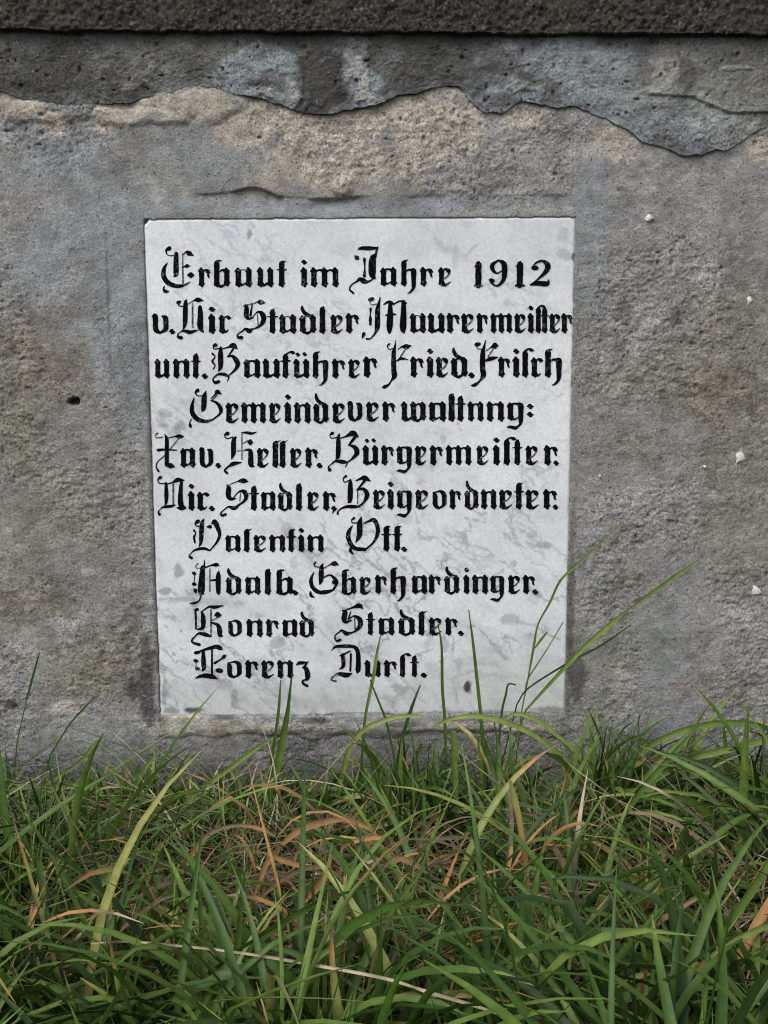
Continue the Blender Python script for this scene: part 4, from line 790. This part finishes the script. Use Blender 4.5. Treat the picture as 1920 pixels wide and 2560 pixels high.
single('withered_plant', 'brown dead blade bowed over the turf left of centre', 'dead grass', zl([(1190, 400, 10), (1130, 368, 16), (1040, 352, 14), (940, 370, 18), (870, 420, 24), (815, 505, 20), (740, 640, 10)]), -.16, [.9, .8, .92, .85, .8, .6], zc=.088)
single('withered_plant', 'rusty orange dead blade lying flat beneath the arched orange one', 'dead grass', zl([(1160, 478, 14), (1240, 510, 22), (1330, 535, 18), (1400, 560, 10)]), -.18, [.8, .78, .84], root=False, zc=.088)
single('withered_plant', 'reddish dead blade slanting upright at the centre of the turf', 'dead grass', zl([(1432, 490, 5), (1408, 560, 26), (1380, 610, 30), (1345, 650, 22), (1310, 690, 10)]), -.2, [.78, .8, .78], zc=.088)
single('withered_plant', 'short orange dead blade curling beside the middle of the turf', 'dead grass', zl([(1660, 405, 14), (1600, 405, 22), (1530, 420, 20), (1480, 445, 14), (1472, 500, 8)]), -.15, [.8, .78, .84], zc=.088)
single('withered_plant', 'tan dead blade bent over in the middle of the turf', 'dead grass', zl([(1520, 620, 8), (1470, 575, 14), (1390, 533, 18), (1300, 545, 20), (1200, 600, 18), (1085, 700, 14)]), -.21, [.9, .86, .92, .84, .75], zc=.088)
single('withered_plant', 'brown folded dead blade right of the central orange ones', 'dead grass', zr([(-40, 600, 10), (20, 510, 18), (70, 495, 28), (130, 520, 26), (190, 560, 10)]), -.19, [.92, .84, .88], root=False, zc=.088)
single('straw', 'long pale straw stalk lying slantwise across the front grass', 'straw', zl([(390, 862, 6), (540, 853, 9), (700, 865, 10), (1000, 897, 11), (1300, 945, 14), (1659, 1012, 14), (1860, 1075, 15), (2110, 1150, 14), (2260, 1215, 8)]), -.32, [1, 1, 1, 1], root=False, zc=.098, lie=True)
single('grass_plant', 'pale yellow blade standing upright at the bottom centre', 'grass blade', zl([(1412, 720, 4), (1430, 800, 12), (1436, 950, 24), (1452, 1100, 38), (1468, 1230, 44)]), -.36, [.95, .9, .62, .6, .58], zc=.1)
single('grass_plant', 'yellow blade turning orange downward right of centre', 'grass blade', zr([(545, 160, 16), (565, 240, 30), (582, 320, 26), (600, 430, 28), (614, 530, 26), (630, 690, 8)]), -.15, [.55, .62, .70, .77, .76, .8], root=False, zc=.1)
single('grass_plant', 'green blade with yellow orange tip at the lower right corner', 'grass blade', zr([(1280, 1062, 10), (1310, 1020, 20), (1370, 955, 24), (1460, 885, 26), (1560, 828, 30), (1690, 780, 30), (1800, 800, 20)]), -.31, [.8, .72, .62, .5, .42, .35], zc=.1)
single('grass_plant', 'broad green blade slanting at the right frame edge', 'grass blade', zr([(1730, 380, 10), (1659, 520, 36), (1580, 650, 42), (1500, 760, 36), (1440, 850, 26), (1400, 930, 14)]), -.27, [.4, .35, .38, .3], zc=.1)
single('grass_plant', 'long straight green blade crossing the dark bare hollow', 'grass blade', zr([(1280, 5, 6), (1230, 65, 22), (1130, 180, 28), (1000, 350, 26), (900, 470, 18)]), -.14, [.3, .34, .3, .25], zc=.082)
single('grass_plant', 'broad blade arching level against the wall at far right', 'grass blade', [(2000, 1850, 6), (1920, 1818, 14), (1823, 1808, 16), (1730, 1820, 15), (1636, 1858, 14), (1560, 1925, 12), (1530, 2020, 10)], near - .03, [.3, .35, .4, .4, .3])
single('grass_plant', 'lower of two broad level blades at the far right wall', 'grass blade', [(2000, 1835, 8), (1920, 1850, 17), (1820, 1874, 18), (1730, 1900, 17), (1640, 1950, 14), (1560, 2040, 10)], near - .05, [.5, .48, .45, .4])
single('grass_plant', 'straight green blade rising right below the level blades', 'grass blade', z7([(1190, 1650, 8), (1080, 1775, 30), (950, 1930, 36), (760, 2140, 28), (640, 2330, 16)]), -.1, [.35, .38, .33, .28])
single('grass_plant', 'lone thin dark blade on the bare wall at far left', 'grass blade', z5([(272, 1195, 4), (235, 1330, 16), (205, 1440, 16), (180, 1540, 8), (120, 1800, 8)]), near, [.05, .12, .2])
single('grass_plant', 'short dark blade leaning right on the wall at lower left', 'grass blade', z5([(655, 1497, 4), (570, 1590, 14), (480, 1690, 12), (350, 1900, 14)]), near, [.1, .14, .25])
single('grass_plant', 'green blade bending right over the wall foot at lower left', 'grass blade', z5([(775, 1738, 5), (640, 1840, 18), (540, 1960, 22), (300, 2110, 24), (130, 2215, 20)]), near - .02, [.5, .42, .38, .3])
